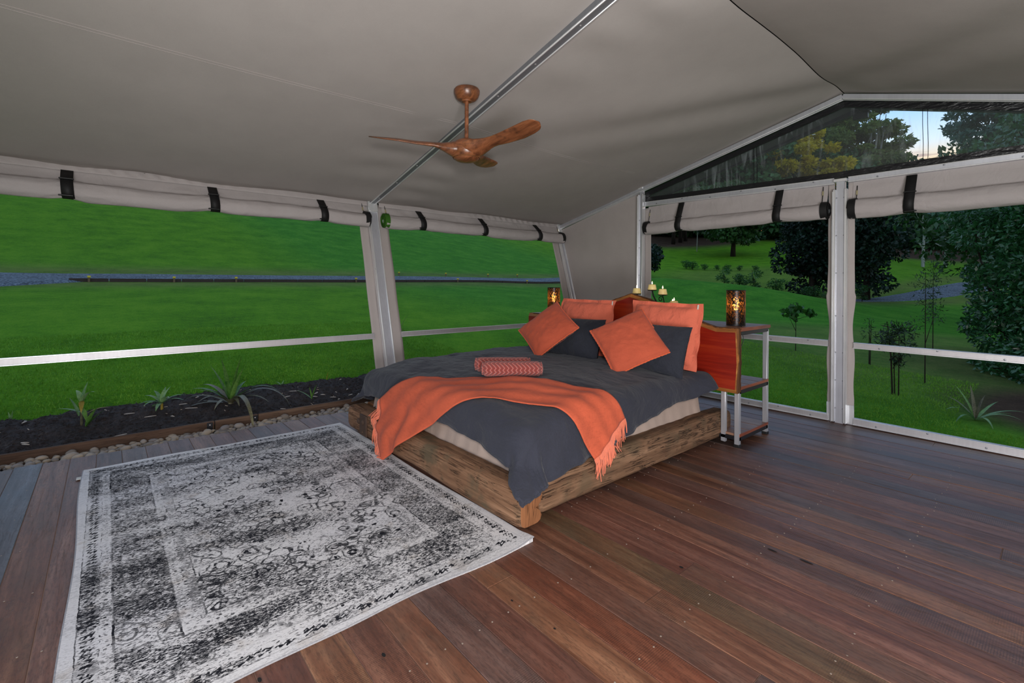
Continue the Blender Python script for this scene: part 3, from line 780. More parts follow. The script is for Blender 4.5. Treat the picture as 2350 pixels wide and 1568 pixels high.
# ------------------------------------------------------------------ roof canvas (ceiling)
RX, RZ, YG, YM = -1.364, 3.085, 5.235, 2.225
SL, SR = 0.2575, 0.30
def roof_z(x): return RZ - SL * (RX - x) if x < RX else RZ - SR * (x - RX)
ceiling = empty('ceiling', (0, 0, 0), 'taupe canvas tent roof sloping from the ridge', kind='structure')
def panel(y0, y1, side, name='roof_panel'):
    nu, nv = 70, 64
    xa = -5.005 if side < 0 else 2.3
    def fn(u, v):
        x = RX + side * .004 + (xa - RX) * u; y = y0 + (y1 - y0) * v
        z = roof_z(x) - .004
        bay = sin(pi * v)
        z -= .045 * bay * sin(pi * min(1, u * 1.02)) ** .8 * (1 if y1 > 3 else .7)
        z -= .030 * bay * math.exp(-(u / .10) ** 2)                  # sag along the ridge
        # soft gathers running away from the apex and the rafter
        if y1 > 3:
            w = max(0, 1 - u * 1.5)
            ph = (y - y0) * 2.2 + u * 9.0
            z += .020 * w * sin(ph * 2.3 + 1.2 * sin(ph)) * sin(pi * v) ** .5
            z += .018 * smooth01((v - .78) / .22) * sin(u * 46 + 2.0 * sin(u * 11)) * (0.35 + .65 * math.exp(-u * 2.0)) * (1 - v) * 3.0
            z += .012 * math.exp(-((v - .04) / .10) ** 2) * sin(u * 52 + 3 * sin(u * 7)) * v * 9
        else:
            z += .010 * math.exp(-((v - .95) / .08) ** 2) * sin(u * 40 + 3 * sin(u * 9)) * (1 - v) * 9
        z += .006 * fbm(x * .9, y * .9, 3.0)
        if side < 0:
            e = smooth01((u - .965) / .035)
            z += e * (.028 + .014 * sin(y * 5.2 + 1.0 * sin(y * 2.3)) * sin(pi * v))
        return (x, y, z)
    if side < 0:
        k = MB(); k.tube([Vector(fn(1.0, i / 120)) + Vector((.006, 0, -.007)) for i in range(121)], .0065, 6); k.build('edge_gap_shadow', 'black_webbing', ceiling)  # black tube drawn in as the shadow gap under the roof edge
    mb = MB(); mb.grid(nu, nv, fn)
    return mb.build(name, 'roof_canvas', ceiling, angle=180, fix=False)
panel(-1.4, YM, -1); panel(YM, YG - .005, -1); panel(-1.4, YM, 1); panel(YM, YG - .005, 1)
# stitched double seams of the roof cloth
mb = MB()
for yy in (-.33, -.30):
    pts = []
    for i in range(60):
        x = -1.6 - (3.3) * i / 59
    pass
def roof_surface(x, y):
    y0, y1 = (-1.4, YM) if y < YM else (YM, YG)
    u = (RX - x) / (RX + 5.045); v = (y - y0) / (y1 - y0)
    return roof_z(x) - .004 - .045 * sin(pi * v) * sin(pi * min(1, u * 1.02)) ** .8 * (1 if y > YM else .7)
for off in (0, .022):
    pts = [(-3.24 - off, y, roof_surface(-3.24 - off, y) - .004) for y in np.linspace(-1.2, YM - .06, 50)]
    mb.tube(pts, .0016, 4)
    pts = [(-3.24 - off, y, roof_surface(-3.24 - off, y) - .004) for y in np.linspace(YM + .06, YG - .05, 40)]
    mb.tube(pts, .0016, 4)
mb.build('roof_seam', 'panel_canvas', ceiling)
# dark fly sheet above, running past the gable as an eave
fly = empty('fly_roof', (0, 0, 0), 'dark fly sheet overhanging beyond the gable', kind='structure')
for nm, x0, x1 in (('fly_sheet', RX, -5.7), ('fly_sheet', RX, 3.0)):
    mb = MB()
    mb.grid(14, 10, lambda u, v: (x0 + (x1 - x0) * u, -1.5 + 7.5 * v, roof_z(x0 + (x1 - x0) * u) + .075 - .03 * sin(pi * u)))
    mb.build(nm, 'fly_canvas', fly, fix=False)
mb = MB(); mb.bar((-5.7, 5.98, roof_z(-5.7) + .05), (RX, 5.98, RZ + .05), .05, .05, .006); mb.build('fly_rafter', 'black_steel', fly)
mb = MB(); mb.bar((RX, 5.98, RZ + .05), (3.0, 5.98, roof_z(3.0) + .05), .05, .05, .006); mb.build('fly_rafter', 'black_steel', fly)
mb = MB(); mb.bar((RX, 5.25, RZ + .035), (RX, 6.06, RZ + .035), .06, .07, .006); mb.box((RX - .05, 5.99, RZ + .005), (.13, .05, .13), .006); mb.build('ridge_bracket', 'black_steel', fly)

# ------------------------------------------------------------------ frame: rafters, posts, rails
def sx(z): return -5.016 + (2.14 - z) * .285        # x of the leaning side wall at height z
def profile_bar(name, a, b, w, h, mat, label, up=(0, 0, 1), ridges=True, parent=None, screws=0, lipmat='bright_aluminium', kind='structure'):
    """an extruded aluminium rail: body with two raised lips and a few screws"""
    root = empty(name, (0, 0, 0), label, kind=kind)
    mb = MB(); mb.bar(a, b, w, h, .004, up); mb.build('rail_body', mat, root)
    A = Vector(a); B = Vector(b); d = (B - A).normalized(); u = Vector(up); sd = d.cross(u).normalized(); u = sd.cross(d).normalized()
    if ridges:
        for sgn in (-1, 1):
            m2 = MB(); off = sd * sgn * (w / 2 - .006) - u * (h / 2)
            m2.bar(A + off, B + off, .012, .012, .003, up); m2.build('rail_lip', lipmat, root)
    if screws:
        m3 = MB()
        for i in range(screws):
            p = A.lerp(B, (i + .5) / screws) - u * (h / 2)
            R = Matrix((sd, d, -u)).transposed()
            m3.lathe([(.0001, .003), (.006, .002), (.007, 0)], p, 8, R)
        tag(m3.build('screw_heads', 'dull_aluminium', root), kind='stuff')
    return root
E2 = (sx(2.165), YM, 2.165)
profile_bar('trim_1', E2, (RX, YM, RZ - .03), .072, .05, 'beam_steel', 'steel rafter crossing the canvas above the ceiling fan', screws=9)
profile_bar('trim_2', (2.3, YM, roof_z(2.3) - .03), (RX, YM, RZ - .03), .072, .05, 'beam_steel', 'rafter on the right slope of the roof')
profile_bar('trim_3', (sx(2.15), 5.20, 2.125), (RX, 5.20, RZ - .045), .05, .045, 'mill_aluminium', 'aluminium gable rafter on the left slope', screws=10)
profile_bar('trim_4', (2.3, 5.20, roof_z(2.3) - .045), (RX, 5.20, RZ - .045), .05, .045, 'mill_aluminium', 'aluminium gable rafter on the right slope', screws=10)
# gable ridge: little apex plate
# rails of the gable wall (facing the room: -y)
def gable_rail(name, x0, x1, z0, z1, label, y=5.215, mat='dull_aluminium', screws=0, dz=0.0):
    root = empty(name, (0, 0, 0), label, kind='structure')
    mb = MB(); mb.box(((x0 + x1) / 2, y, (z0 + z1) / 2), (x1 - x0, .035, z1 - z0), .003); mb.build('rail_body', mat, root)
    m2 = MB(); m2.box(((x0 + x1) / 2, y - .019, z0 + .006), (x1 - x0, .012, .010), .002); m2.box(((x0 + x1) / 2, y - .019, z1 - .006), (x1 - x0, .010, .008), .002); m2.build('rail_lip', 'bright_aluminium', root)
    m3 = MB(); R = Matrix.Rotation(radians(90), 3, 'X')
    for i in range(screws):
        m3.lathe([(.0001, .004), (.007, .003), (.008, 0)], (x0 + (x1 - x0) * (i + .5) / screws, y - .0185, lerp(z0, z1, .35 + .4 * (i % 2))), 8, R)
    if screws: tag(m3.build('screw_heads', 'beam_steel', root), kind='stuff')
    if dz:
        for ch in root.children:
            for v in ch.data.vertices: v.co.z += dz * (v.co.x - x0) / (x1 - x0)
gable_rail('trim_5', -3.50, -1.43, 2.272, 2.332, 'upper gable rail left of the centre post', mat='mill_aluminium', screws=6, dz=-.038)
gable_rail('trim_6', -1.32, 2.2, 2.235, 2.29, 'upper gable rail right of the centre post', mat='mill_aluminium', screws=8)
gable_rail('trim_7', -3.50, -1.47, .705, .765, 'mid rail of the gable opening behind the headboard', screws=6)
gable_rail('trim_8', -1.272, 2.2, .706, .762, 'mid rail of the right gable opening', screws=9)
gable_rail('trim_9', -3.50, -1.47, .006, .068, 'bottom rail of the gable left of the centre post', screws=7)
gable_rail('trim_10', -1.272, 2.2, .006, .07, 'bottom rail of the gable right of the centre post', screws=10)
def post(name, x, w, z1, label, flaps, plates=True):
    root = empty(name, (x, 5.21, 0), label, kind='structure')
    def B(nm, mat, *boxes):
        m = MB()
        for c, s, bv in boxes: m.box((c[0] + x, c[1] + 5.21, c[2]), s, bv)
        return keep_world(m.build(nm, mat), root)
    B('post_web', 'mill_aluminium', ((0, 0, z1 / 2), (w * .62, .05, z1), .003))
    for s in (-1, 1):
        B('post_flange', 'bright_aluminium', ((s * w * .40, -.012, z1 / 2 - .03), (w * .2, .07, z1 - .08), .006))
        B('post_lip', 'bright_aluminium', ((s * w * .5, -.03, z1 / 2 - .04), (.007, .05, z1 - .1), .002))
    B('post_cap', 'bright_aluminium', ((0, -.01, z1 + .012), (w * .95, .07, .03), .004))
    m3 = MB(); R = Matrix.Rotation(radians(90), 3, 'X')
    for z in (.14, .40, .66, 1.0, 1.4, 1.75, 2.1):
        if z < z1:
            for s in (-1, 1): m3.lathe([(.0001, .004), (.005, .003), (.006, 0)], (x + s * w * .26, 5.21 - .026, z), 8, R)
    tag(keep_world(m3.build('screw_heads', 'beam_steel', root), root), kind='stuff')
    for a, b in flaps:
        m = MB()
        zt = min(z1, 2.25)
        def fn(u, v, a=a, b=b):
            xx = a + (b - a) * u; z = .005 + (zt - .005) * v
            edge = abs(xx - x) / max(abs(a - x), abs(b - x))
            wob = (.006 * sin(z * 6.0) + .008 * sin(z * 11 + 1)) * smooth01((edge - .6) / .4) * (1 if .2 < z < 1.2 else .25)
            return (xx + wob * (1 if xx > x else -1), 5.222 + .004 * sin(z * 9 + u), z)
        m.grid(6, 60, fn); keep_world(m.build('canvas_flap', 'panel_canvas', solid=.004), root)
        if plates:
            m = MB(); m.box(((a + b) / 2, 5.214, .092), (abs(b - a) + .004, .012, .178), .003)
            keep_world(m.build('kick_plate', 'bright_aluminium'), root)
    return root
post('trim_11', -1.377, .112, 2.25, 'bright aluminium centre post under the gable ridge', [(-1.482, -1.43), (-1.325, -1.270)])
post('trim_12', -3.545, .075, 2.50, 'aluminium gable post between the canvas panel and the left opening', [(-3.505, -3.415)], False)
# leaning posts of the left side wall
def lean_post(name, y, w, label, fl, z1=2.15):
    root = empty(name, (sx(0), y, 0), label, kind='structure')
    up = Vector((1, 0, 0))
    a = (sx(0), y, 0); b = (sx(z1), y, z1)
    m = MB(); m.bar(a, b, w * .72, .05, .003, up); keep_world(m.build('post_web', 'mill_aluminium'), root)
    for s in (-1, 1):
        o = Vector((.012, s * w * .44, 0))
        m = MB(); m.bar(Vector(a) + o, Vector(b) + o, w * .14, .055, .004, up); keep_world(m.build('post_flange', 'bright_aluminium'), root)
    m = MB(); m.bar((sx(z1 - .1) + .01, y, z1 - .1), (sx(z1 + .02) + .01, y, z1 + .02), w * 1.05, .07, .004, up); keep_world(m.build('post_cap', 'bright_aluminium'), root)
    for ya, yb in fl:
        m = MB()
        m.grid(5, 40, lambda u, v: (sx(2.15 * v) - .015 + .004 * sin(v * 20 + u), ya + (yb - ya) * u, 2.15 * v))
        keep_world(m.build('canvas_flap', 'panel_canvas', solid=.004), root)
lean_post('trim_13', 2.222, .105, 'leaning aluminium wall post left of the bed', [(2.072, 2.172), (2.272, 2.405)])
lean_post('trim_14', 5.185, .075, 'leaning aluminium corner post at the end of the left wall', [(5.02, 5.15)])
lean_post('trim_15', -.785, .105, 'leaning wall post at the left edge of the deck', [(-.93, -.83), (-.73, -.66)])
def side_rail(name, y0, y1, label):
    root = empty(name, (sx(.735), y0, .735), label, kind='structure')
    m = MB(); m.bar((sx(.735), y0, .732), (sx(.735), y1, .732), .03, .052, .003); keep_world(m.build('rail_body', 'dull_aluminium'), root)
    m = MB(); m.bar((sx(.735) + .017, y0, .757), (sx(.735) + .017, y1, .757), .01, .008, .002); m.bar((sx(.735) + .017, y0, .708), (sx(.735) + .017, y1, .708), .01, .008, .002); keep_world(m.build('rail_lip', 'bright_aluminium'), root)
side_rail('trim_16', -.75, 2.09, 'mid rail of the left wall in front of the lawn')
side_rail('trim_17', 2.39, 5.10, 'mid rail of the left wall behind the bed')
# canvas panel closing the corner of the gable
m = MB()
def cp(u, v):
    z = v
    zt = lambda x: roof_z(x) - .055
    x_l = lambda z: sx(z) + .02
    xr = -3.58
    # left edge follows the leaning post, top follows the rafter
    z0 = .01
    xl0 = x_l(z0); x = xl0 + (xr - xl0) * u
    zz = z0 + (zt(x) - z0) * v
    lean = (x_l(zz) - xl0) * (1 - u)
    x2 = x + lean
    zz = z0 + (zt(x2) - z0) * v
    return (x2, 5.225 + .010 * fbm(x2 * 1.5, zz * .7, 1) + .006 * sin(x2 * 9 + zz * 1.3) * (1 - v) * v * 2, zz)
m.grid(30, 44, cp)
wg = m.build('wall_gable', 'panel_canvas', angle=180); tag(wg, 'taupe canvas panel closing the corner of the gable', kind='structure')

# clear vinyl gable window with a black welded hem
win = empty('window_1', (0, 5.24, 0), 'clear vinyl gable window with black hem under the roof', kind='structure')
xl, xr = -3.505, 2.2
def topz(x): return roof_z(x) - .075
def botz(x): return lerp(2.330, 2.291, min(1, (x + 3.5) / 2.1))
NP = 40
xsw = [xl + (xr - xl) * i / NP for i in range(NP + 1)]
m = MB(); m.grid(60, 10, lambda u, v: (xl + (xr - xl) * u, 5.245 + .012 * fbm((xl + (xr - xl) * u) * 1.3, v * 2), lerp(botz(xl + (xr - xl) * u), topz(xl + (xr - xl) * u), v)))
keep_world(m.build('clear_pane', 'clear_vinyl', fix=False), win)
def hem(pts_a, pts_b, y=5.236):
    m = MB(); n = len(pts_a)
    ring = []
    for (ax, az), (bx, bz) in zip(pts_a, pts_b):
        ring.append([(ax, y - .003 + .003 * sin(ax * 31), az), (bx, y - .003 + .003 * sin(bx * 27), bz), (bx, y + .006, bz), (ax, y + .006, az)])
    m.loft(ring); keep_world(m.build('window_hem', 'black_vinyl_hem', angle=60), win)
HW = .062
xs1 = [xl + (RX - xl) * i / 30 for i in range(31)]; xs2 = [RX + (xr - RX) * i / 30 for i in range(31)]
hem([(x, topz(x)) for x in xs1], [(x, topz(x) - HW) for x in xs1]); hem([(x, topz(x)) for x in xs2], [(x, topz(x) - HW) for x in xs2])
hem([(x, botz(x)) for x in xs1], [(x, botz(x) + HW) for x in xs1]); hem([(x, botz(x)) for x in xs2], [(x, botz(x) + HW) for x in xs2])
hem([(xl, z) for z in (botz(xl), topz(xl))], [(xl + HW * .8, z) for z in (botz(xl), topz(xl))])
for xsn in (-2.162, -.784):
    for o_ in (-.016, .016):
        m = MB(); m.tube([(xsn + o_ + .003 * sin(k), 5.238, lerp(botz(xsn) + .02, topz(xsn) - .01, k / 6)) for k in range(7)], .0022, 5)
        keep_world(m.build('welded_seam', 'black_vinyl_hem'), win)

# ------------------------------------------------------------------ rolled-up blinds
def blind(name, label, P, N, s0, s1, straps, zt=2.17, zc=1.948, r=.064, endcap=('black_webbing', 'black_webbing'), clips=True, seed=1, over=.0, gable=False):
    """P(s,z): point of the wall plane at run s and height z; N: unit vector to the room. A header sheet, a roll and webbing straps."""
    base = P((s0 + s1) / 2, zc)
    root = empty(name, base, label, 'blind', 'rolled canvas blinds')
    N = Vector(N)
    def pinch(s): return sum(math.exp(-((s - q) / .10) ** 2) for q in straps)
    # header sheet
    m = MB()
    def hd(u, v):
        s = s0 + (s1 - s0) * u; z = lerp(zc + .02, zt, v)
        o = .012 + .045 * (1 - v) ** 2 + .011 * fbm(s * 2.4 + z * 2, z * 8, seed) + .004 * sin(s * 30 + z * 40) * fbm(s * 2, 3, seed) - .010 * pinch(s) * (1 - v)
        return P(s, z) + N * o
    m.grid(110, 12, hd)
    keep_world(m.build('header_sheet', 'blind_canvas', angle=180, fix=False), root)
    # valance hem strip on top (stitched pelmet)
    m = MB()
    def pv(u, v):
        s = s0 - over + (s1 - s0 + 2 * over) * u; z = lerp(zt - .058, zt + .02, v)
        o = .030 + .006 * sin(s * 58 + v * 3.4 + 2 * sin(s * 3)) * (.45 + .55 * sin(s * 2.1 + seed)) * sin(pi * v) ** .5 + .004 * fbm(s * 5, z * 9, seed + 3)
        return P(s, z) + N * o
    if not gable:
        m.grid(220, 6, pv); keep_world(m.build('pelmet_hem', 'blind_canvas', angle=180, fix=False, solid=.003), root)
    # the roll
    rings = []; n = 120
    for i in range(n + 1):
        s = s0 + (s1 - s0) * i / n; pk = pinch(s)
        ring = []
        sag = .012 * fbm(s * 1.1, 4.0, seed) - .010 * (1 - min(1, pk))
        for k in range(30):
            a = 2 * pi * k / 30
            rr = r * (1 - .10 * pk) * (1 + .10 * fbm(s * 2.2 + 9, cos(a) * 1.2, seed + sin(a) * 1.2))
            # a fold line across the belly
            near = min(abs(s - q) for q in straps); gth = math.exp(-(near / .16) ** 2)
            rr *= 1 + .05 * gth * sin(a * 9 + near * 40 + seed) + .035 * fbm(s * 6, cos(a) * 3, sin(a) * 3 + seed)
            rr *= 1 - .11 * math.exp(-((((a - .55 - .5 * fbm(s * .8, 1, seed)) + pi) % (2 * pi) - pi) / .10) ** 2) * (.4 + .6 * abs(fbm(s * 2.0, 3, seed)))
            rr *= 1 - .06 * math.exp(-((((a - 2.25 - .25 * sin(s * 2.0 + seed)) + pi) % (2 * pi) - pi) / .16) ** 2)
            ring.append(P(s, zc + sag + rr * 1.12 * sin(a)) + N * (.062 + rr * .9 * cos(a)))
        rings.append(ring)
    m = MB(); m.loft(rings); keep_world(m.build('canvas_roll', 'blind_canvas', angle=75), root)
    # spiral ends
    for s, sg, mt in ((s0, -1, endcap[0]), (s1, 1, endcap[1])):
        m = MB(); rg = []
        for q in range(5):
            ss = s + sg * (q * .014 - .040)
            rg.append([P(ss, zc + (r * (1.15 - .012 * q)) * 1.10 * sin(2 * pi * k / 24)) + N * (.062 + r * (1.15 - .012 * q) * .92 * cos(2 * pi * k / 24)) for k in range(24)])
        m.loft(rg); keep_world(m.build('bound_end', mt), root)
        m = MB(); pts = []
        for k in range(70):
            a = k * .28; rr = r * (.92 - .72 * k / 70)
            pts.append(P(s + sg * .023, zc + rr * 1.1 * sin(a)) + N * (.062 + rr * .9 * cos(a)))
        m.tube(pts, .0035, 5); keep_world(m.build('roll_spiral', mt), root)
        m = MB(); m.lathe([(.0001, .0), (.014, .0)], (0, 0, 0), 10)
        vs = [P(s + sg * .0245, zc - .01 + .020 * sin(2 * pi * k / 12)) + N * (.07 + .014 * cos(2 * pi * k / 12)) for k in range(12)]
        m2 = MB(); m2.add(vs, [tuple(range(12))]); keep_world(m2.build('roll_core', 'white_core'), root)
    # straps
    for q in straps:
        st = []
        hw = .036
        path = [(zt - .01 if gable else zt - .060, .036)]
        for k in range(13):
            a = pi * .16 - (pi * .76) * k / 12
            path.append((zc + (r * .97) * 1.12 * sin(a), .062 + r * .97 * cos(a) + .001))
        path.insert(1, (lerp(path[0][0], path[1][0], .5), lerp(path[0][1], path[1][1], .5) + .004)); path.insert(2, (lerp(path[1][0], path[2][0], .5), lerp(path[1][1], path[2][1], .5) + .003))
        m = MB(); rows = []
        for i, (z, o) in enumerate(path):
            sl = q + .018 * (i / len(path)) * (1 if not gable else -.9)
            rows.append([P(sl - hw, z) + N * (o + .004), P(sl + hw, z) + N * (o + .004)])
        m.loft(rows, caps=False, closed=False)
        so = keep_world(m.build('webbing_strap', 'black_webbing', solid=.004, fix=False), root)
        zb = path[3][0]; ob = path[3][1]
        for zz, oo in ((path[2][0], path[2][1]), (path[-5][0], path[-5][1])):
            m = MB(); a = P(q - hw - .006, zz) + N * (oo + .008); b = P(q + hw + .006, zz) + N * (oo + .008)
            m.bar(a, b, .022, .010, .003)
            bk = m.build('buckle', 'black_plastic'); bk.parent = so; bk.matrix_parent_inverse = Matrix.Identity(4)
    if clips:
        for s in (s0 + .035, s1 - .035):
            m = MB(); m.tube([P(s, zt - .04) + N * .03, P(s, zt - .12) + N * .045, P(s, zc + r * .9) + N * .07], .0035, 5); c1 = keep_world(m.build('hook_cord', 'black_webbing'), root)
            m = MB(); m.tube([P(s, zt - .085) + N * .04, P(s, zt - .125) + N * .048], .007, 6); c2 = m.build('snap_hook', 'clip_brass'); c2.parent = c1
    return root
PL = lambda s, z: Vector((sx(z), s, z))
NL = Vector((1, 0, .285)).normalized()
blind('rolled_blind', 'long rolled canvas blind hanging left of the leaning wall post', PL, NL, -.74, 2.135, [-.235, .71, 1.655], over=.03, seed=1)
blind('rolled_blind', 'rolled canvas blind above the lawn between the wall post and the gable corner', PL, NL, 2.33, 5.165, [2.78, 3.685, 4.655], endcap=('olive_binding', 'black_webbing'), seed=5, over=.03)
PGb = lambda s, z: Vector((s, 5.235, z)); NG = Vector((0, -1, 0))
blind('rolled_blind', 'rolled canvas blind on the gable above the headboard', PGb, NG, -3.455, -1.485, [-2.985, -1.90], zt=2.265, zc=1.992, r=.066, seed=9, gable=True)
blind('rolled_blind', 'rolled canvas blind on the gable right of the centre post', PGb, NG, -1.285, 1.3, [-.862, .45], zt=2.235, zc=1.985, r=.075, seed=13, gable=True)

# ------------------------------------------------------------------ rug
rug_c = Vector((-2.985, .75, 0))
rug = empty('area_rug', rug_c, 'black and cream distressed oriental rug on the deck at the foot of the bed', 'rug')
m = MB()
RL, RW = 1.265, .86
def rugp(u, v, z):
    x = (u - .5) * 2 * RL; y = (v - .5) * 2 * RW
    x += .010 * sin(v * 7 + 1) * (u - .5) * 2 + .006 * sin(v * 17)
    y += .008 * sin(u * 9) * (v - .5) * 2
    e = max(abs(u - .5) * 2, abs(v - .5) * 2)
    zz = z + .004 * (.5 + .5 * sin(u * 9 + v * 5)) * smooth01((e - .8) / .2)
    cr = smooth01(1 - hypot(1 - u, (1 - v) * .7) / .045)      # lifted corner beside the bed post
    return (x, y, zz + .014 * cr)
NU, NV = 70, 50
top = [rugp(i / (NU - 1), j / (NV - 1), .011) for j in range(NV) for i in range(NU)]
m.add(top, [(j * NU + i, j * NU + i + 1, (j + 1) * NU + i + 1, (j + 1) * NU + i) for j in range(NV - 1) for i in range(NU - 1)])
edge = [(i, 0) for i in range(NU)] + [(NU - 1, j) for j in range(1, NV)] + [(i, NV - 1) for i in range(NU - 2, -1, -1)] + [(0, j) for j in range(NV - 2, 0, -1)]
ring = [rugp(i / (NU - 1), j / (NV - 1), .011) for i, j in edge]
m.loft([ring, [(x, y, .0012) for x, y, z in ring]], caps=False)
o = m.build('rug_pile', 'distressed_rug', angle=50); o.parent = rug
m = MB(); m.tube([(x * 1.0015, y * 1.002, max(.006, z - .004)) for x, y, z in ring] + [ring[0]], .0042, 5); o = m.build('bound_edge', 'rug_binding'); o.parent = rug
m = MB(); m.box((-RL + .13, -RW - .014, .008), (.05, .036, .003), .001)
# care label on the far left corner of the rug
o = m.build('care_label', 'white_label'); o.parent = rug

# ------------------------------------------------------------------ bed base of old railway sleepers
bed = empty('bed_base', (-2.92, 2.7, 0), 'low bed base of old railway sleepers on the deck', 'bed')
def sleeper(name, a, b, h, t, mat, z0, seed, axis, bow=0.0, under=None, rnd=.035, endmat=None):
    n = 60; rings = []
    A = Vector(a); B = Vector(b)
    for i in range(n + 1):
        f = i / n; p = A.lerp(B, f); ring = []
        hh = h * (1 + .05 * fbm(f * 3, 1, seed)) ; tt = t * (1 + .03 * fbm(f * 4, 5, seed))
        zb = z0 + (under(f) if under else 0)
        endr = min(f, 1 - f) * (B - A).length
        shr = 1 - .10 * math.exp(-endr / .018)
        for k in range(28):
            ang = 2 * pi * k / 28 + pi / 28
            cx_, cz_ = cos(ang), sin(ang)
            m_ = 5.0
            sc = (abs(cx_) ** m_ + abs(cz_) ** m_) ** (-1 / m_)
            q = 1 + .025 * fbm(f * 7 + k * .0, cos(ang) * 2 + seed, sin(ang) * 2) + .012 * fbm(f * 22, k * .8, seed)
            o_ = cx_ * sc * tt / 2 * shr * q
            z = zb + (hh - (zb - z0)) / 2 + cz_ * sc * (hh - (zb - z0)) / 2 * shr * q
            if axis == 0 and endr < .10 and f > .5:
                gq = math.exp(-(((ang + .12 + pi) % (2 * pi) - pi) / .20) ** 2) * (1 - endr / .10)
                o_ *= 1 - .55 * gq
            z = max(z, .0025)
            ring.append((p.x + (o_ if axis == 1 else 0), p.y + (o_ if axis == 0 else 0), z + bow * sin(pi * f)))
        rings.append(ring)
    m = MB(); m.loft(rings, caps=False)
    o = keep_world(m.build(name, mat, angle=60), bed)
    for r_, sg in ((rings[0], 0), (rings[-1], 1)):
        c = Vector((0, 0, 0))
        for v in r_: c += Vector(v)
        c /= len(r_)
        m = MB(); d = (B - A).normalized() * (.004 if sg else -.004)
        inner = [Vector(v).lerp(c, .5) + d for v in r_]
        m.loft([[Vector(v) for v in r_], inner], caps=False); m.add([c + d * 1.2] + inner, [(0, k + 1, (k + 1) % 28 + 1) for k in range(28)])
        e = m.build('sleeper_end', 'sleeper_end', angle=60); e.parent = o
    return o
foot_under = lambda f: .012 + .02 * math.exp(-((f - .62) / .12) ** 2) * 0 + (.014 if f < .30 else 0.0) * (1 - math.exp(-((.30 - f) / .05) ** 2)) + .008 * sin(f * 7)
fs = sleeper('foot_sleeper', (-4.055, 1.678, 0), (-1.797, 1.678, 0), .212, .165, 'old_sleeper_x', 0.012, 3, 0, 0, lambda f: .010 * (1 - f) + .006 * sin(f * 14))
sleeper('side_sleeper', (-1.905, 1.762, 0), (-1.905, 3.985, 0), .205, .165, 'old_sleeper_y', 0.034, 8, 1)
sleeper('side_sleeper', (-3.955, 1.762, 0), (-3.955, 3.985, 0), .205, .165, 'old_sleeper_y', 0.034, 12, 1)
# iron fish plate and bolts on the foot sleeper
m = MB(); m.box((-3.70, 1.588, .122), (.125, .016, .165), .003); pl = keep_world(m.build('iron_plate', 'rusty_plate'), bed)
for x, z in ((-3.70, .145), (-3.80, .135), (-3.70, .07)):
    m = MB(); R = Matrix.Rotation(radians(90), 3, 'X')
    rr = .022 if z > .1 else .009
    m.lathe([(.0001, .014), (rr * .6, .013), (rr, .006), (rr * 1.05, 0)], (x, 1.584 if x > -3.75 else 1.592, z), 14, R); b_ = m.build('bolt_head', 'rusty_plate'); b_.parent = pl; b_.matrix_parent_inverse = Matrix.Identity(4)

# ------------------------------------------------------------------ mattress with its valance
X0, X1, Y0, ZT = -3.885, -1.985, 1.80, .600
mat_o = empty('mattress', (-2.93, 2.75, .2), 'king mattress in a taupe cotton valance inside the sleeper frame', 'mattress')
m = MB()
rings = []
for z, ins in ((.06, .03), (.20, .012), (.34, .008), (.40, .012), (.44, .03), (.465, .08), (.47, .16)):
    rings.append([(x, y, z) for x, y in [(lerp(-3.86 + ins, -2.0 - ins, i / 12), 1.775 + ins) for i in range(12)] + [(-2.0 - ins, lerp(1.775 + ins, 3.68 - ins, i / 12)) for i in range(12)] + [(lerp(-2.0 - ins, -3.86 + ins, i / 12), 3.68 - ins) for i in range(12)] + [(-3.86 + ins, lerp(3.68 - ins, 1.775 + ins, i / 12)) for i in range(12)]])
m.loft(rings); keep_world(m.build('mattress_core', 'valance_cotton', angle=60), mat_o)
m = MB()
def outline(t):
    """the mattress edge: left side, foot, right side, back round the head end"""
    L1, L2, L3, L4 = 1.9, 1.9, 1.93, .25
    s = t * (L1 + L2 + L3 + L4)
    r_ = .05
    if s < L1: return (-3.875, 3.68 - s, -1, 0, s)
    s -= L1
    if s < L2: return (-3.875 + s, 1.772, 0, -1, s + 5)
    s -= L2
    if s < L3: return (-1.975, 1.772 + s, 1, 0, s + 10)
    s -= L3
    return (-1.975 - s, 3.702, 0, 1, s + 20)
def val(u, v):
    x, y, nx_, ny_, s = outline(u)
    # round the corners
    ztop = .475; zb = .215
    z = lerp(ztop, zb, v)
    amp = .003 + .016 * v ** 1.3
    fold = sin(s * 21 + 3 * sin(s * 3.1)) * .6 + sin(s * 47 + 2 * sin(s * 5)) * .4
    gather = math.exp(-((s - 11.86) / .09) ** 2) + math.exp(-((s - 5.1) / .30) ** 2) * .8
    o_ = amp * (fold * .45 * (0.5 + 1.6 * gather)) + .035 * v * v
    zz = z + (.010 * fbm(s * 1.6, 0, 2) + .014 * gather * sin(s * 60)) * v
    return (x + nx_ * o_, y + ny_ * o_, zz)
m.grid(420, 16, val)
keep_world(m.build('valance', 'valance_cotton', angle=180, fix=False, solid=.003), mat_o)

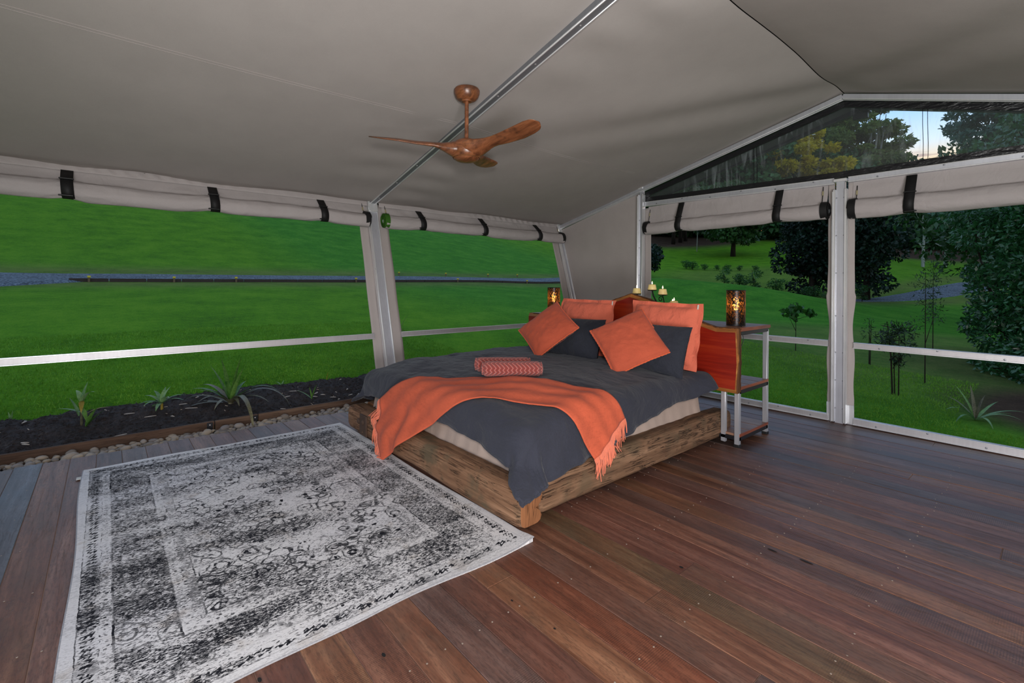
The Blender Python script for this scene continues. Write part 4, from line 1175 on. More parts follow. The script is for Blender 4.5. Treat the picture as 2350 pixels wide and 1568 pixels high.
# ------------------------------------------------------------------ bed drape: unfolded cloth (u,v) to space
def ztop(u, v):
    z = ZT + .012 * fbm(u * 1.1, v * 1.1, 4) + .010 * fbm(u * 2.6, v * 2.6, 9)
    z -= .030 * smooth01((X0 + .35 - u) / .35) * .6 + .035 * smooth01((u - (X1 - .35)) / .35)
    z -= .05 * smooth01((Y0 + .45 - v) / .45)
    z += .018 * math.exp(-((v - 3.0) / .3) ** 2)
    return z
def drape(u, v, off=0.0, fold=1.0):
    ox = (u - X1) if u > X1 else ((X0 - u) if u < X0 else 0.0); sg = 1 if u > X1 else -1
    ov = max(0.0, Y0 - v)
    uc = min(max(u, X0), X1); vc = max(v, Y0)
    r_ = .115
    o_ = hypot(ox, ov)
    z0 = ztop(uc, vc)
    if o_ < 1e-6: return Vector((uc, vc, z0 + off))
    dx, dy = sg * ox / o_, -ov / o_
    a = o_ / r_; flare = .13
    hang = 0.0
    if a < 1.45: reach = r_ * sin(a); drop = r_ * (1 - cos(a))
    else:
        rem = o_ - r_ * 1.45; hang = rem
        reach = r_ * sin(1.45) + flare * rem + smooth01((rem - .09) / .20) * ((.085 if ov > 0 else 0) * abs(dy) + (.045 if sg > 0 else .055) * abs(dx) + .26 * abs(dx * dy)); drop = r_ * (1 - cos(1.45)) + rem * .985
    run = uc * abs(dy) + vc * abs(dx) + math.atan2(abs(dy), abs(dx) + 1e-6) * .22 * sg
    amp = .020 * smooth01(hang / .22) * fold
    if ox > 0 and ov > 0: amp *= .45
    reach += amp * (sin(run * 17 + 1.7 * sin(run * 5.3)) * .65 + .35 * sin(run * 37))
    if ox > 0 and ov > 0:       # the corner falls in pleats
        th = math.atan2(ov, ox)
        reach += .022 * smooth01(hang / .18) * sin(th * 7.5 + .4) * fold
    p = Vector((uc + dx * reach, vc + dy * reach, z0 - drop))
    # keep clear of the sleepers
    if p.z < .23:
        k = smooth01((.23 - p.z) / .06)
        if ov > 0 and abs(dy) > .75 and p.y > 1.566: p.y = lerp(p.y, 1.566, k)
        if ox > 0 and sg > 0 and abs(dx) > .75 and p.x < -1.795: p.x = lerp(p.x, -1.795, k)
    n = Vector((dx * sin(min(a, 1.45)), dy * sin(min(a, 1.45)), cos(min(a, 1.45))))
    return p + n * off
duvet = empty('duvet', (-2.93, 2.6, .6), 'charcoal linen duvet spread over the bed, corners hanging', 'duvet')
Lfoot = lambda s: interp(s, [(0, .24), (.06, .27), (.25, .255), (.45, .25), (.65, .255), (.85, .275), (.93, .30), (1, .28)])
Lright = lambda t: interp(t, [(0, .29), (.05, .34), (.15, .365), (.25, .355), (.36, .375), (.50, .315), (.62, .275), (.80, .225), (.93, .215), (1, .21)])
Lleft = lambda t: interp(t, [(0, .26), (.1, .36), (.3, .42), (1, .34)])
def duv(s, t):
    uL = X0 - Lleft(t); uR = X1 + Lright(t)
    vF = Y0 - Lfoot(s)
    v = vF + (3.63 - vF) * t; u = uL + (uR - uL) * s
    p = drape(u, v)
    h = smooth01((t - .86) / .14) * smooth01((u - X1) / .12)      # the stiff head corner stands out
    p.x += .10 * h * smooth01((u - X1) / .24); p.z += .05 * h
    # creases on the top
    p.z += .007 * fbm(u * 4 + v * 1.5, v * 9 - u * 2, 6) + .004 * fbm(u * 14, v * 6, 8)
    return p
m = MB(); m.grid(170, 190, duv)
keep_world(m.build('duvet_cover', 'charcoal_linen', angle=180, fix=False, solid=.014), duvet)
# stitched hem of the duvet
for nm, fn in (('duvet_hem', lambda k: duv(k, 0.0)), ('duvet_hem', lambda k: duv(1.0, k))):
    m = MB(); m.tube([fn(k / 200) for k in range(201)], .008, 6); keep_world(m.build(nm, 'charcoal_linen'), duvet)

# ------------------------------------------------------------------ throw across the foot
throw = empty('throw_blanket', (-2.6, 1.9, .62), 'terracotta fringed throw laid diagonally over the foot of the charcoal bed', 'blanket')
TA, TB, TC, TD = Vector((-3.52, 1.55)), Vector((-3.20, 1.17)), Vector((-1.77, 2.53)), Vector((-1.60, 2.19))
def thr(a, b, off=.020):
    near = TB.lerp(TD, a); far = TA.lerp(TC, a)
    q = far.lerp(near, b)
    bowv = Vector((.45, -.89)) * (-.06 * sin(pi * a)) 
    q = q + bowv * 1.0
    q = q + Vector((0, 1)) * (.012 * sin(a * 30) * (1 - b) * sin(pi * a))
    p = drape(q.x, q.y, off + .005 + .004 * sin(b * 20 + a * 9) + .003 * fbm(a * 20, b * 6, 1), 1.0)
    # same creases as the duvet below
    p.z += .012 * math.exp(-((a - .60) / .05) ** 2) * (1 - b) 
    return p
m = MB(); m.grid(150, 40, thr)
keep_world(m.build('throw_cloth', 'terracotta_throw', angle=180, fix=False, solid=.006), throw)
for nm, a_, sgn in (('fringe', 0.0, -1), ('fringe', 1.0, 1)):
    m = MB(); nf = 90
    for k in range(nf):
        b_ = (k + rng.uniform(-.3, .3)) / (nf - 1); b_ = min(1, max(0, b_))
        p0 = thr(a_, b_); p1 = thr(a_ + (-.02 if a_ > .5 else .02), b_)
        d = (p0 - p1); d.normalize()
        ln = rng.uniform(.06, .095)
        g = Vector((0, 0, -1)); side = Vector((rng.uniform(-.3, .3), rng.uniform(-.3, .3), 0))
        if a_ < .5: d = (d + Vector((-.9, -.35, 0))).normalized()
        if a_ > .5: d.x = max(d.x, .05)
        else: d.y = min(d.y, -.05)
        pts = [p0, p0 + (d * .7 + g * .5 + side * .3) * ln * .35, p0 + (d * .35 + g * 1.0 + side * .5) * ln * .8, p0 + (d * .2 + g * 1.2 + side * .6) * ln * 1.05]
        if a_ > .5:
            for p in pts: p.x = max(p.x, -1.80) if p.z < .24 else p.x
        else:
            for p in pts: p.y = min(p.y, 1.562) if p.z < .24 else p.y
        for p in pts: p.z = max(p.z, .02)
        m.tube(pts, [.0030, .0040, .0032, .0020], 5)
    tag(keep_world(m.build(nm, 'fringe_cotton'), throw), kind='stuff')

# ------------------------------------------------------------------ pillows and cushions
def pillow(name, label, cat, group, mat, c, ex, ey, w, h, t, flange=0.0, pipe=None, seed=0, tagm=None, sag=0.0, wrinkle=.012):
    """ex: along the width, ey: up the height, both unit vectors; thickness along ex x ey"""
    ex = Vector(ex).normalized(); ey = Vector(ey); ey = (ey - ex * ey.dot(ex)).normalized(); en = ex.cross(ey)
    c = Vector(c); root = empty(name, c, label, cat, group)
    N = 44; m = MB()
    def P(i, j, sg):
        a = i / N * 2 - 1; b = j / N * 2 - 1
        fa, fb = w / 2, h / 2
        ia = max(0, 1 - abs(a) ** 2.6); ib = max(0, 1 - abs(b) ** 2.6)
        th = t / 2 * (ia * ib) ** .42
        if flange:
            ea = min(1, (1 - abs(a)) * fa / flange); eb = min(1, (1 - abs(b)) * fb / flange)
            e = min(ea, eb); 
            ka = max(0, (abs(a) * fa - flange * 0) / fa)
            a2 = min(1, abs(a) * fa / (fa - flange)); b2 = min(1, abs(b) * fb / (fb - flange))
            th = t / 2 * (max(0, 1 - a2 ** 2.6) * max(0, 1 - b2 ** 2.6)) ** .45
        # edges bow inward between the corners
        bowa = 1 - (.045 if not flange else .015) * (1 - b * b); bowb = 1 - (.05 if not flange else .02) * (1 - a * a)
        x = a * fa * bowa; y = b * fb * bowb
        rip = .25 + .75 * smooth01(1.3 - abs(a) - abs(b) * .2)
        e_ = wrinkle * (fbm(a * 2.2 + seed, b * 2.2, sg * 1.0 + seed) * (ia * ib) ** .3 + .5 * fbm(a * 5, b * 5 + seed, seed + 3))
        n_ = sg * (th + .0015) + e_ * .6
        y -= sag * (1 - b) * .5 * (a * a) * 0
        n_ -= sag * (1 + b) * .5
        wav = (.010 * sin(a * 9 + seed) * (abs(b) ** 8) + .010 * sin(b * 8 + seed) * (abs(a) ** 8)) if flange else 0
        return c + ex * x + ey * y + en * (n_ + wav)
    for sg in (1, -1):
        vs = [P(i, j, sg) for j in range(N + 1) for i in range(N + 1)]
        fsx = [(j * (N + 1) + i, j * (N + 1) + i + 1, (j + 1) * (N + 1) + i + 1, (j + 1) * (N + 1) + i) for j in range(N) for i in range(N)]
        m.add(vs, fsx if sg > 0 else [f[::-1] for f in fsx])
    bmv = m
    o = keep_world(bmv.build('pillow_cover', mat, angle=180), root)
    bd = o.modifiers.new('weld', 'WELD'); bd.merge_threshold = .0035
    edge = [(i, 0) for i in range(N)] + [(N, j) for j in range(N)] + [(i, N) for i in range(N, 0, -1)] + [(0, j) for j in range(N, 0, -1)]
    if pipe:
        m = MB(); pts = [(P(i, j, 1) + P(i, j, -1)) / 2 for i, j in edge]; pts.append(pts[0])
        m.tube(pts, [.0065 + .002 * sin(k * 2.4) for k in range(len(pts))], 6); keep_world(m.build('piped_edge', pipe), root)
    if tagm:
        i, j = tagm; p = P(i * N, j * N, 1)
        m = MB(); R = Matrix((ex, ey, en)).transposed()
        m.box(p + en * .012 - ey * .022 - ex * .02, (.013, .038, .003), .001, R); keep_world(m.build('woven_label', 'white_label'), root)
    return root
pillow('euro_pillow', 'salmon terracotta pillow upright at the left of the headboard', 'pillow', 'terracotta pillows against the headboard', 'terracotta_case', (-3.09, 3.575, .868), (1, -.02, 0.0), (0, .20, 1), .69, .535, .15, .03, seed=2, tagm=(.985, .985))
pillow('euro_pillow', 'salmon terracotta pillow upright at the right end of the headboard', 'pillow', 'terracotta pillows against the headboard', 'terracotta_case', (-2.215, 3.565, .868), (1, .0, -.02), (0, .20, 1), .67, .54, .15, .035, seed=6, tagm=(.975, .985))
pillow('sleeping_pillow', 'charcoal linen pillow tucked behind the left rust cushion', 'pillow', 'charcoal pillows', 'dark_linen', (-3.08, 3.40, .765), (1, 0, .01), (0, .38, 1), .70, .40, .17, 0, seed=4)
pillow('sleeping_pillow', 'charcoal linen pillow behind the right rust cushion, corner folded', 'pillow', 'charcoal pillows', 'dark_linen', (-2.235, 3.375, .765), (1, .02, -.02), (0, .36, 1), .70, .41, .18, 0, seed=11)
CE1, CE2 = Vector((.2525, .2956, .293)), Vector((.405, -.126, -.218))
pillow('rust_cushion', 'square rust cushion propped on its corner at the left of the bed', 'cushion', 'rust scatter cushions', 'rust_velvet', (-3.215, 3.195, .848), CE1, -CE2, .475, .475, .15, 0, 'rust_piping', seed=3)
CE1, CE2 = Vector((.278, .325, .191)), Vector((.322, -.115, -.318))
pillow('rust_cushion', 'square rust cushion propped on its corner in front of the right charcoal pillow', 'cushion', 'rust scatter cushions', 'rust_velvet', (-2.295, 3.205, .822), CE1, -CE2, .475, .475, .16, 0, 'rust_piping', seed=8)

# ------------------------------------------------------------------ rolled towels
def towel(label, c, ang, L, r_, seed):
    root = empty('rolled_towel', c, label, 'towel', 'rolled towels on the bed', rz=ang)
    rings = []; n = 40
    for i in range(n + 1):
        x = (i / n - .5) * L; e = min(i, n - i) / n * L
        sc = 1 - .20 * math.exp(-e / .008)
        rings.append([(x, r_ * sc * cos(2 * pi * k / 32) * (1 + .03 * fbm(x * 8, cos(2 * pi * k / 32) * 2, seed)) , r_ * sc * (.93 * sin(2 * pi * k / 32)) * (1 + .03 * fbm(x * 8, sin(2 * pi * k / 32) * 2, seed + 3))) for k in range(32)])
    m = MB(); m.loft(rings); o = m.build('towel_roll', 'chevron_towelling', angle=60); o.parent = root
    for sg in (-1, 1):
        m = MB(); pts = []
        for k in range(60):
            a = k * .30; rr = r_ * (.88 - .74 * k / 60)
            pts.append((sg * (L / 2 + .004 + .010 * k / 60), rr * cos(a), rr * .93 * sin(a)))
        m.tube(pts, .0075, 6); o = m.build('towel_spiral', 'chevron_towelling'); o.parent = root
    return root
towel('front rolled rust towel with chevron ribs on the duvet', (-2.57, 2.20, .672), radians(51), .405, .058, 1)
towel('back rolled rust towel with chevron ribs behind the other towel', (-2.715, 2.235, .680), radians(52), .385, .058, 5)

# ------------------------------------------------------------------ headboard with its console of shelves
hb = empty('headboard_console', (-2.86, 4.0, 0), 'red timber slab headboard with peaked top on a steel framed shelf console', 'headboard')
XL, XR = -4.06, -1.665
sil = [(XL, .435), (XR, .432), (XR + .012, .70), (XR, .945), (-1.83, .940), (-2.0, .985), (-2.335, 1.098), (-2.47, 1.150), (-2.655, 1.196), (-2.80, 1.150), (-3.0, 1.085), (-3.25, 1.005), (-3.48, .945), (XL, .942)]
m = MB()
yf, yb = 3.715, 3.770
ins = .030; insx = .011
cx_, cz_ = -2.86, .72
def inset(p):
    x, z = p
    return (x + (insx if x < -3.9 else (-insx if x > -1.7 else 0)), z + (ins * 1.1 if z < .5 else -ins * 1.15))
face = [inset(p) for p in sil]
n = len(sil)
m.slab(face, 1, yf, yf + .004)
o = keep_world(m.build('headboard_slab', 'red_slab', smooth=False), hb)
m = MB(); m.slab(sil, 1, yf + .022, yb); keep_world(m.build('slab_back', 'bark_edge', smooth=False), hb)
m = MB(); m.loft([[(x, yf + .002, z) for x, z in face], [(x, yf + .024, z) for x, z in sil]], caps=False)
keep_world(m.build('chamfered_edge', 'sapwood', smooth=False), hb)
m = MB(); pts = []
for (x0, z0), (x1, z1) in zip(sil[3:], sil[4:]):
    for k in range(8):
        f = k / 8; pts.append((lerp(x0, x1, f), lerp(z0, z1, f)))
rings = [[(x, yf + .020, z - .012), (x, yf + .016 + .004 * fbm(x * 9, 1), z + .006 * fbm(x * 14, 4)), (x, yb + .002, z + .008 * fbm(x * 12, 7)), (x, yb + .004, z - .01)] for x, z in pts]
m.loft(rings); keep_world(m.build('live_edge', 'bark_edge'), hb)
m = MB()
rings = [[(XR - .004, yf + .012, z), (XR + .010 + .006 * fbm(z * 12, 2), yf + .018, z), (XR + .008 + .006 * fbm(z * 14, 5), yb + .012, z), (XR - .004, yb + .012, z)] for z in np.linspace(.44, .94, 30)]
m.loft(rings); keep_world(m.build('bark_end', 'bark_edge'), hb)
# legs, frames
LEG = .038
def leg(x, y, z1=.905):
    m = MB(); m.box((x, y, .02 + (z1 - .02) / 2), (LEG, LEG, z1 - .02), .004); o = keep_world(m.build('leg', 'brushed_steel'), hb)
    m = MB(); m.box((x, y, .012), (LEG + .006, LEG + .006, .024), .003); f = m.build('rubber_foot', 'rubber'); f.parent = o; f.matrix_parent_inverse = Matrix.Identity(4)
for x in (-1.689, -4.04):
    leg(x, 3.795); leg(x, 4.325)
leg(-1.79, 3.86, .46) if False else None
for x in (-1.80, -3.93):
    m = MB(); m.box((x, 3.80, .33), (.04, .03, .62), .004); keep_world(m.build('slab_bracket', 'brushed_steel'), hb)
for x in (-1.689, -4.04):
    for z in (.90, .437, .066):
        m = MB(); m.box((x, 4.06, z), (LEG, .54, .034), .003); keep_world(m.build('end_rail', 'black_steel'), hb)
for y in (3.795, 4.325):
    for z in (.90,):
        m = MB(); m.box((-2.86, y, z), (2.33, .034, .034), .003); keep_world(m.build('long_rail', 'black_steel'), hb)
for side in (-1, 1):
    xa, xb = (-1.67, -2.18) if side > 0 else (-4.06, -3.55)
    for z in (.437, .066):
        for y in (3.80, 4.32):
            m = MB(); m.box(((xa + xb) / 2, y, z), (abs(xb - xa), .03, .03), .003); keep_world(m.build('shelf_rail', 'black_steel'), hb)
        for k in range(3):
            m = MB(); m.box(((xa + xb) / 2, 3.85 + .185 * k + .03, z + .027), (abs(xb - xa), .178, .020), .003); keep_world(m.build('shelf_board', 'shelf_wood'), hb)
        m = MB(); m.box((xa, 4.06, z + .028), (.008, .545, .024), .002); keep_world(m.build('shelf_edge', 'shelf_edge'), hb)
for k in range(3):
    m = MB(); m.box((-2.862, 3.865 + .19 * k, .930), (2.40, .186, .026), .004); keep_world(m.build('top_board', 'shelf_wood'), hb)
for xa in (-1.660, -4.064):
    m = MB(); m.box((xa, 4.055, .930), (.008, .575, .028), .002); keep_world(m.build('top_edge', 'shelf_edge'), hb)

# ------------------------------------------------------------------ table lamps
def lamp(x, y, z, label, cord_side, power):
    root = empty('table_lamp', (x, y, z), label, 'lamp', 'pierced metal table lamps')
    r_, h = .074, .295
    m = MB(); m.lathe([(r_ * .1, .004), (r_ * .9, .004), (r_, .012), (r_, .0), (r_ * .8, 0), (.001, 0)], (0, 0, 0), 36); o = m.build('lamp_base', 'black_steel'); o.parent = root
    m = MB(); m.lathe([(r_, .010), (r_, .10), (r_, .20), (r_, h - .004)], (0, 0, 0), 48); o = m.build('lamp_shade', 'pierced_shade', fix=False); o.parent = root
    m = MB(); m.tube([(r_ * cos(a), r_ * sin(a), h - .003) for a in np.linspace(0, 2 * pi, 40)], .0035, 6); rr = m.build('shade_rim', 'black_steel'); rr.parent = o
    m = MB(); m.lathe([(.001, .0), (.021, .0), (.021, .105), (.017, .118), (.001, .12)], (0, 0, .006), 20); o = m.build('lamp_holder', 'brushed_steel'); o.parent = root
    m = MB(); m.lathe([(.001, .118), (.012, .12), (.015, .135), (.024, .165), (.026, .19), (.021, .215), (.010, .232), (.001, .236)], (0, 0, 0), 20); o = m.build('filament_bulb', 'filament_glow'); o.parent = root
    m = MB(); m.tube([(cord_side * .05, -.05, .006), (cord_side * .085, -.09, .006), (cord_side * .10, -.115, -.003), (cord_side * .118, -.12, -.10), (cord_side * .07, -.10, -.22), (cord_side * .05, -.05, -.35)], .0032, 6); o = m.build('power_cord', 'black_plastic'); o.parent = root
    l = bpy.data.lights.new('lamp_glow', 'POINT'); l.energy = power; l.color = (1.0, 0.55, 0.20); l.shadow_soft_size = .025
    lo = bpy.data.objects.new('lamp_glow', l); link(lo, root); lo.location = (0, 0, .19)
    return root
lamp(-1.80, 4.0, .944, 'glowing pierced black cylinder lamp on the right end of the headboard console', 1, 7)
lamp(-3.925, 4.0, .944, 'glowing pierced black cylinder lamp behind the left cushion', -1, 7)

# ------------------------------------------------------------------ candelabra and its candles
cb = empty('candle_stand', (-2.54, 4.02, .944), 'scrolled black iron candle stand on the console behind the headboard', 'candle stand')
CAND = [(-2.755, 3.97, 1.190, 'squat cream candle at the left of the iron stand, just above the headboard peak'), (-2.615, 4.02, 1.228, 'squat cream candle standing highest on the iron stand'),
        (-2.475, 3.98, 1.186, 'squat cream candle right of the highest one on the iron stand'), (-2.345, 3.96, 1.078, 'squat cream candle lowest on the iron stand at the right'), (-2.42, 4.06, 1.062, 'squat cream candle half hidden behind the right salmon pillow')]
m = MB(); m.lathe([(.001, .012), (.05, .010), (.065, .004), (.068, 0)], (-2.545, 4.02, .944), 24); m.tube([(-2.545, 4.02, .95), (-2.55, 4.02, 1.05), (-2.57, 4.02, 1.12), (-2.60, 4.02, 1.17), (-2.615, 4.02, 1.222)], .007, 8)
keep_world(m.build('stand_stem', 'iron_black'), cb)
for x, y, z, lab in CAND:
    m = MB(); m.lathe([(.001, -.004), (.034, -.002), (.044, .004), (.046, .007)], (x, y, z - .006), 22); dish = keep_world(m.build('drip_dish', 'iron_black'), cb)
    if abs(x + 2.615) > .01:
        s = 1 if x > -2.56 else -1
        b0 = Vector((-2.555, 4.02, 1.02)); e = Vector((x, y, z - .01)); pts = []
        for k in range(13):
            f = k / 12; p = b0.lerp(e, f); p.z -= .05 * sin(pi * f); p.x += s * .045 * sin(pi * f) ; pts.append(p)
        m = MB(); m.tube(pts, .005, 6)
        sp = []
        for k in range(22):
            a = k * .36; r_ = .030 * (1 - k / 26); sp.append(e + Vector((-s * (.02 + .0) + r_ * cos(a) * s, 0, -.035 + r_ * sin(a))))
        m.tube(sp, .004, 6)
        keep_world(m.build('scroll_arm', 'iron_black'), cb)
for x, y, z, lab in CAND:
    c = empty('candle', (x, y, z), lab, 'candle', 'lit candles on the iron stand')
    m = MB(); m.lathe([(.001, .001), (.040, .001), (.0425, .006), (.0335, .050), (.031, .0525), (.028, .050), (.012, .048), (.001, .048)], (0, 0, 0), 28); o = m.build('wax_body', 'candle_wax'); o.parent = c
    m = MB(); m.tube([(0, 0, .046), (.001, 0, .058)], .0015, 5); o = m.build('wick', 'iron_black'); o.parent = c
    m = MB(); m.lathe([(.0005, .054), (.0042, .060), (.0048, .066), (.0030, .075), (.0004, .084)], (0, 0, 0), 12); o = m.build('flame', 'flame_glow'); o.parent = c

# ------------------------------------------------------------------ ceiling fan
FX, FY = -2.845, 1.985
fan = empty('ceiling_fan', (FX, FY, 2.69), 'carved timber look ceiling fan with three blades hanging below the rafter', 'ceiling fan')
zr = roof_surface(FX, FY) + .0
m = MB(); m.lathe([(.001, 2.692), (.088, 2.690), (.0945, 2.680), (.093, 2.660), (.083, 2.632), (.066, 2.613), (.040, 2.606), (.036, 2.600), (.024, 2.600), (.022, 2.612)], (FX, FY, 0), 40)
keep_world(m.build('fan_canopy', 'fan_wood'), fan)
m = MB(); m.lathe([(.036, 2.607), (.034, 2.599), (.026, 2.598), (.025, 2.606)], (FX, FY, 0), 24); keep_world(m.build('canopy_collar', 'fan_wood'), fan)
m = MB(); m.lathe([(.0145, 2.62), (.0145, 2.31)], (FX, FY, 0), 18); keep_world(m.build('down_rod', 'fan_wood'), fan)
m = MB(); m.lathe([(.0145, 2.335), (.030, 2.330), (.062, 2.320), (.092, 2.300), (.112, 2.270), (.118, 2.238), (.112, 2.210), (.102, 2.194), (.094, 2.188)], (FX, FY, 0), 44)
keep_world(m.build('motor_housing', 'fan_wood'), fan)
m = MB(); m.lathe([(.092, 2.195), (.094, 2.188), (.089, 2.181), (.070, 2.170), (.040, 2.163), (.001, 2.160)], (FX, FY, 0), 40); keep_world(m.build('hub_cap', 'fan_wood'), fan)
m = MB(); m.tube([(FX + .095 * cos(a), FY + .095 * sin(a), 2.189) for a in np.linspace(0, 2 * pi, 40)], .0035, 6); keep_world(m.build('cap_ring', 'bark_edge'), fan)
LAT = Vector((.6494, .7604, 0)); FWD = Vector((-.7604, .6494, 0))
for ang in (-40, -165, 78):
    d = LAT * cos(radians(ang)) + FWD * sin(radians(ang)); s = Vector((-d.y, d.x, 0))
    rings = []; n = 40
    for i in range(n + 1):
        f = i / n; r_ = .040 + .642 * f
        wd = interp(f, [(0, .190), (.08, .185), (.16, .150), (.26, .108), (.36, .098), (.5, .116), (.7, .138), (.85, .138), (.94, .118), (.985, .068), (1, .022)])
        th = interp(f, [(0, .125), (.1, .105), (.2, .060), (.3, .032), (.45, .022), (.8, .016), (1, .008)])
        tw = radians(interp(f, [(0, 4), (.2, 20), (.4, 24), (1, 17)]))
        z = 2.246 + interp(f, [(0, 0), (.12, .004), (.3, .022), (.5, .026), (1, .052)])
        sweep = interp(f, [(0, -.01), (.3, .010), (.7, .004), (1, -.030)])
        cc = Vector((FX, FY, z)) + d * r_ + s * sweep
        u = s * cos(tw) - Vector((0, 0, 1)) * sin(tw); w = s * sin(tw) + Vector((0, 0, 1)) * cos(tw)
        rings.append([cc + u * (wd / 2 * cos(2 * pi * k / 20)) + w * (th / 2 * sin(2 * pi * k / 20) + .010 * (1 - (2 * abs(k / 20 - .5)) ** 2) * 0) for k in range(20)])
    m = MB(); m.loft(rings); keep_world(m.build('fan_blade', 'fan_wood', angle=180), fan)

# ------------------------------------------------------------------ garden bed beside the deck
ged = empty('garden_edging', (-4.94, .65, -.05), 'weathered timber edging board between the pebbles and the mulch', 'edging board')
def edge_x(y): return -4.915 - .018 * (y + .6)
for ya, yb in ((-1.6, .735), (.742, 1.085), (1.092, 2.75), (2.757, 5.2)):
    m = MB(); a = Vector((edge_x(ya), ya, -.03)); b = Vector((edge_x(yb), yb, -.03)); m.bar(a, b, .028, .135, .004); keep_world(m.build('edging_board', 'edging_wood'), ged)
for y in (.70, 1.06):
    m = MB(); m.box((edge_x(y) + .020, y, -.012), (.012, .042, .085), .002); k_ = keep_world(m.build('joining_strap', 'black_steel'), ged)
    m = MB(); m.lathe([(.0001, .004), (.005, .003), (.006, 0)], (edge_x(y) + .027, y, .012), 8, Matrix.Rotation(radians(90), 3, 'Y')); b_ = m.build('screw', 'dull_aluminium'); b_.parent = k_; b_.matrix_parent_inverse = Matrix.Identity(4)
mul = empty('mulch_bed', (-5.4, .8, 0), 'dark bark mulch bed beside the lawn', kind='stuff')
def mback(y): return interp(y, [(-2, -5.84), (-.68, -5.84), (-.25, -5.80), (.19, -5.86), (.6, -5.98), (1.32, -6.0), (2.2, -5.83), (3.5, -5.9), (5, -5.9)]) + .03 * sin(y * 9)
m = MB()
def mz(x, y, u): return -.005 + .115 * smooth01(u * 1.1) * .95 + .022 * fbm(x * 7, y * 7, 2) + .012 * fbm(x * 22, y * 22, 5) - .06 * smooth01((u - .93) / .07)
m.grid(40, 240, lambda u, v: (lerp(edge_x(-1.6 + 6.6 * v) - .014, mback(-1.6 + 6.6 * v), u), -1.6 + 6.6 * v, mz(lerp(edge_x(-1.6 + 6.6 * v) - .014, mback(-1.6 + 6.6 * v), u), -1.6 + 6.6 * v, u)))
o = keep_world(m.build('mulch_surface', 'bark_mulch', angle=180, fix=False), mul); o['kind'] = 'stuff'
m = MB(); m2 = MB()
for k in range(3600):
    y = rng.uniform(-1.2, 3.2); u = rng.uniform(.0, .95); x = lerp(edge_x(y), mback(y), u); z = mz(x, y, u)
    L = rng.uniform(.010, .036); w = rng.uniform(.003, .007); a = rng.uniform(0, pi)
    R = Matrix.Rotation(a, 3, 'Z') @ Matrix.Rotation(rng.uniform(-.5, .5), 3, 'Y')
    (m2 if k % 75 == 0 else m).box((x, y, z + .004), (L, w, .004), 0, R)
o = keep_world(m.build('bark_chips', 'bark_mulch', smooth=False), mul); o['kind'] = 'stuff'
o = keep_world(m2.build('pale_chips', 'wood_chip', smooth=False), mul); o['kind'] = 'stuff'
# pale curled leaves lying on the mulch
m = MB()
for k in range(26):
    y = rng.uniform(-.7, 2.2); u = rng.uniform(.1, .85); x = lerp(edge_x(y), mback(y), u); z = mz(x, y, u) + .012
    a = rng.uniform(0, pi); L = rng.uniform(.05, .11); rows = []
    for q in range(7):
        f = q / 6 - .5; w = .008 * (1 - (2 * f) ** 2) + .001
        c_ = Vector((x + cos(a) * L * f - sin(a) * .03 * f * f * 4 * .5, y + sin(a) * L * f + cos(a) * .03 * f * f * 4 * .5, z + .018 * (.25 - f * f)))
        rows.append([c_ + Vector((-sin(a) * w, cos(a) * w, .004)), c_ - Vector((-sin(a) * w, cos(a) * w, 0))])
    m.loft(rows, caps=False, closed=False)
o = keep_world(m.build('dry_leaves', 'wood_chip', fix=False), mul); o['kind'] = 'stuff'

peb = empty('pebble_strip', (-4.78, .8, -.05), 'strip of rounded river pebbles along the deck edge', 'pebbles')
m = MB(); m.grid(6, 60, lambda u, v: (lerp(-4.62, edge_x(-1.6 + 6.6 * v) + .01, u), -1.6 + 6.6 * v, -.062 + .01 * fbm(u * 3, v * 30))); o = keep_world(m.build('pebble_bed', 'bark_mulch', fix=False), peb); o['kind'] = 'stuff'
pmesh = []
for q in range(7):
    bm = bmesh.new(); bmesh.ops.create_icosphere(bm, subdivisions=2, radius=1.0)
    for v in bm.verts: v.co *= 1 + .20 * noise.noise(v.co * 1.1 + Vector((q * 7.3, 0, 0)))
    me = bpy.data.meshes.new('pebble'); bm.to_mesh(me); bm.free()
    me.polygons.foreach_set('use_smooth', [True] * len(me.polygons)); me.materials.append(MATS['river_pebble']); pmesh.append(me)
spots = []
tries = 0
while len(spots) < 300 and tries < 20000:
    tries += 1
    y = rng.uniform(-.62, 2.15); t_ = rng.random(); x = lerp(-4.665, edge_x(y) + .035, t_)
    r_ = rng.choice([.016, .019, .022, .026, .030, .036]) * (1.0 if rng.random() < .93 else 1.35)
    if all(hypot(x - a, y - b) > (r_ + c) * .80 for a, b, c in spots): spots.append((x, y, r_))
for k, (x, y, r_) in enumerate(spots):
    o = bpy.data.objects.new('pebble', pmesh[k % 7]); link(o)
    o.location = (x, y, -.045 + r_ * .35 + rng.uniform(0, .012)); o.rotation_euler = (rng.uniform(-.4, .4), rng.uniform(-.4, .4), rng.uniform(0, 6.3)); o.scale = (r_ * rng.uniform(1.0, 1.4), r_ * rng.uniform(.8, 1.05), r_ * rng.uniform(.55, .8))
    keep_world(o, peb)
m = MB()
for k in range(700):
    y = rng.uniform(-.8, 2.6); x = lerp(-4.655, edge_x(y) + .025, rng.random()); r_ = rng.uniform(.008, .015)
    R = Matrix.Rotation(rng.uniform(0, 6), 3, 'Z')
    prof = [(.0005, -r_ * .6), (r_ * .8, -r_ * .35), (r_, 0), (r_ * .75, r_ * .4), (.0005, r_ * .62)]
    m.lathe(prof, (x, y, -.046 + rng.uniform(0, .01)), 7, R @ Matrix.Diagonal((1.25, .9, 1)))
o = keep_world(m.build('small_pebbles', 'river_pebble'), peb); o['kind'] = 'stuff'

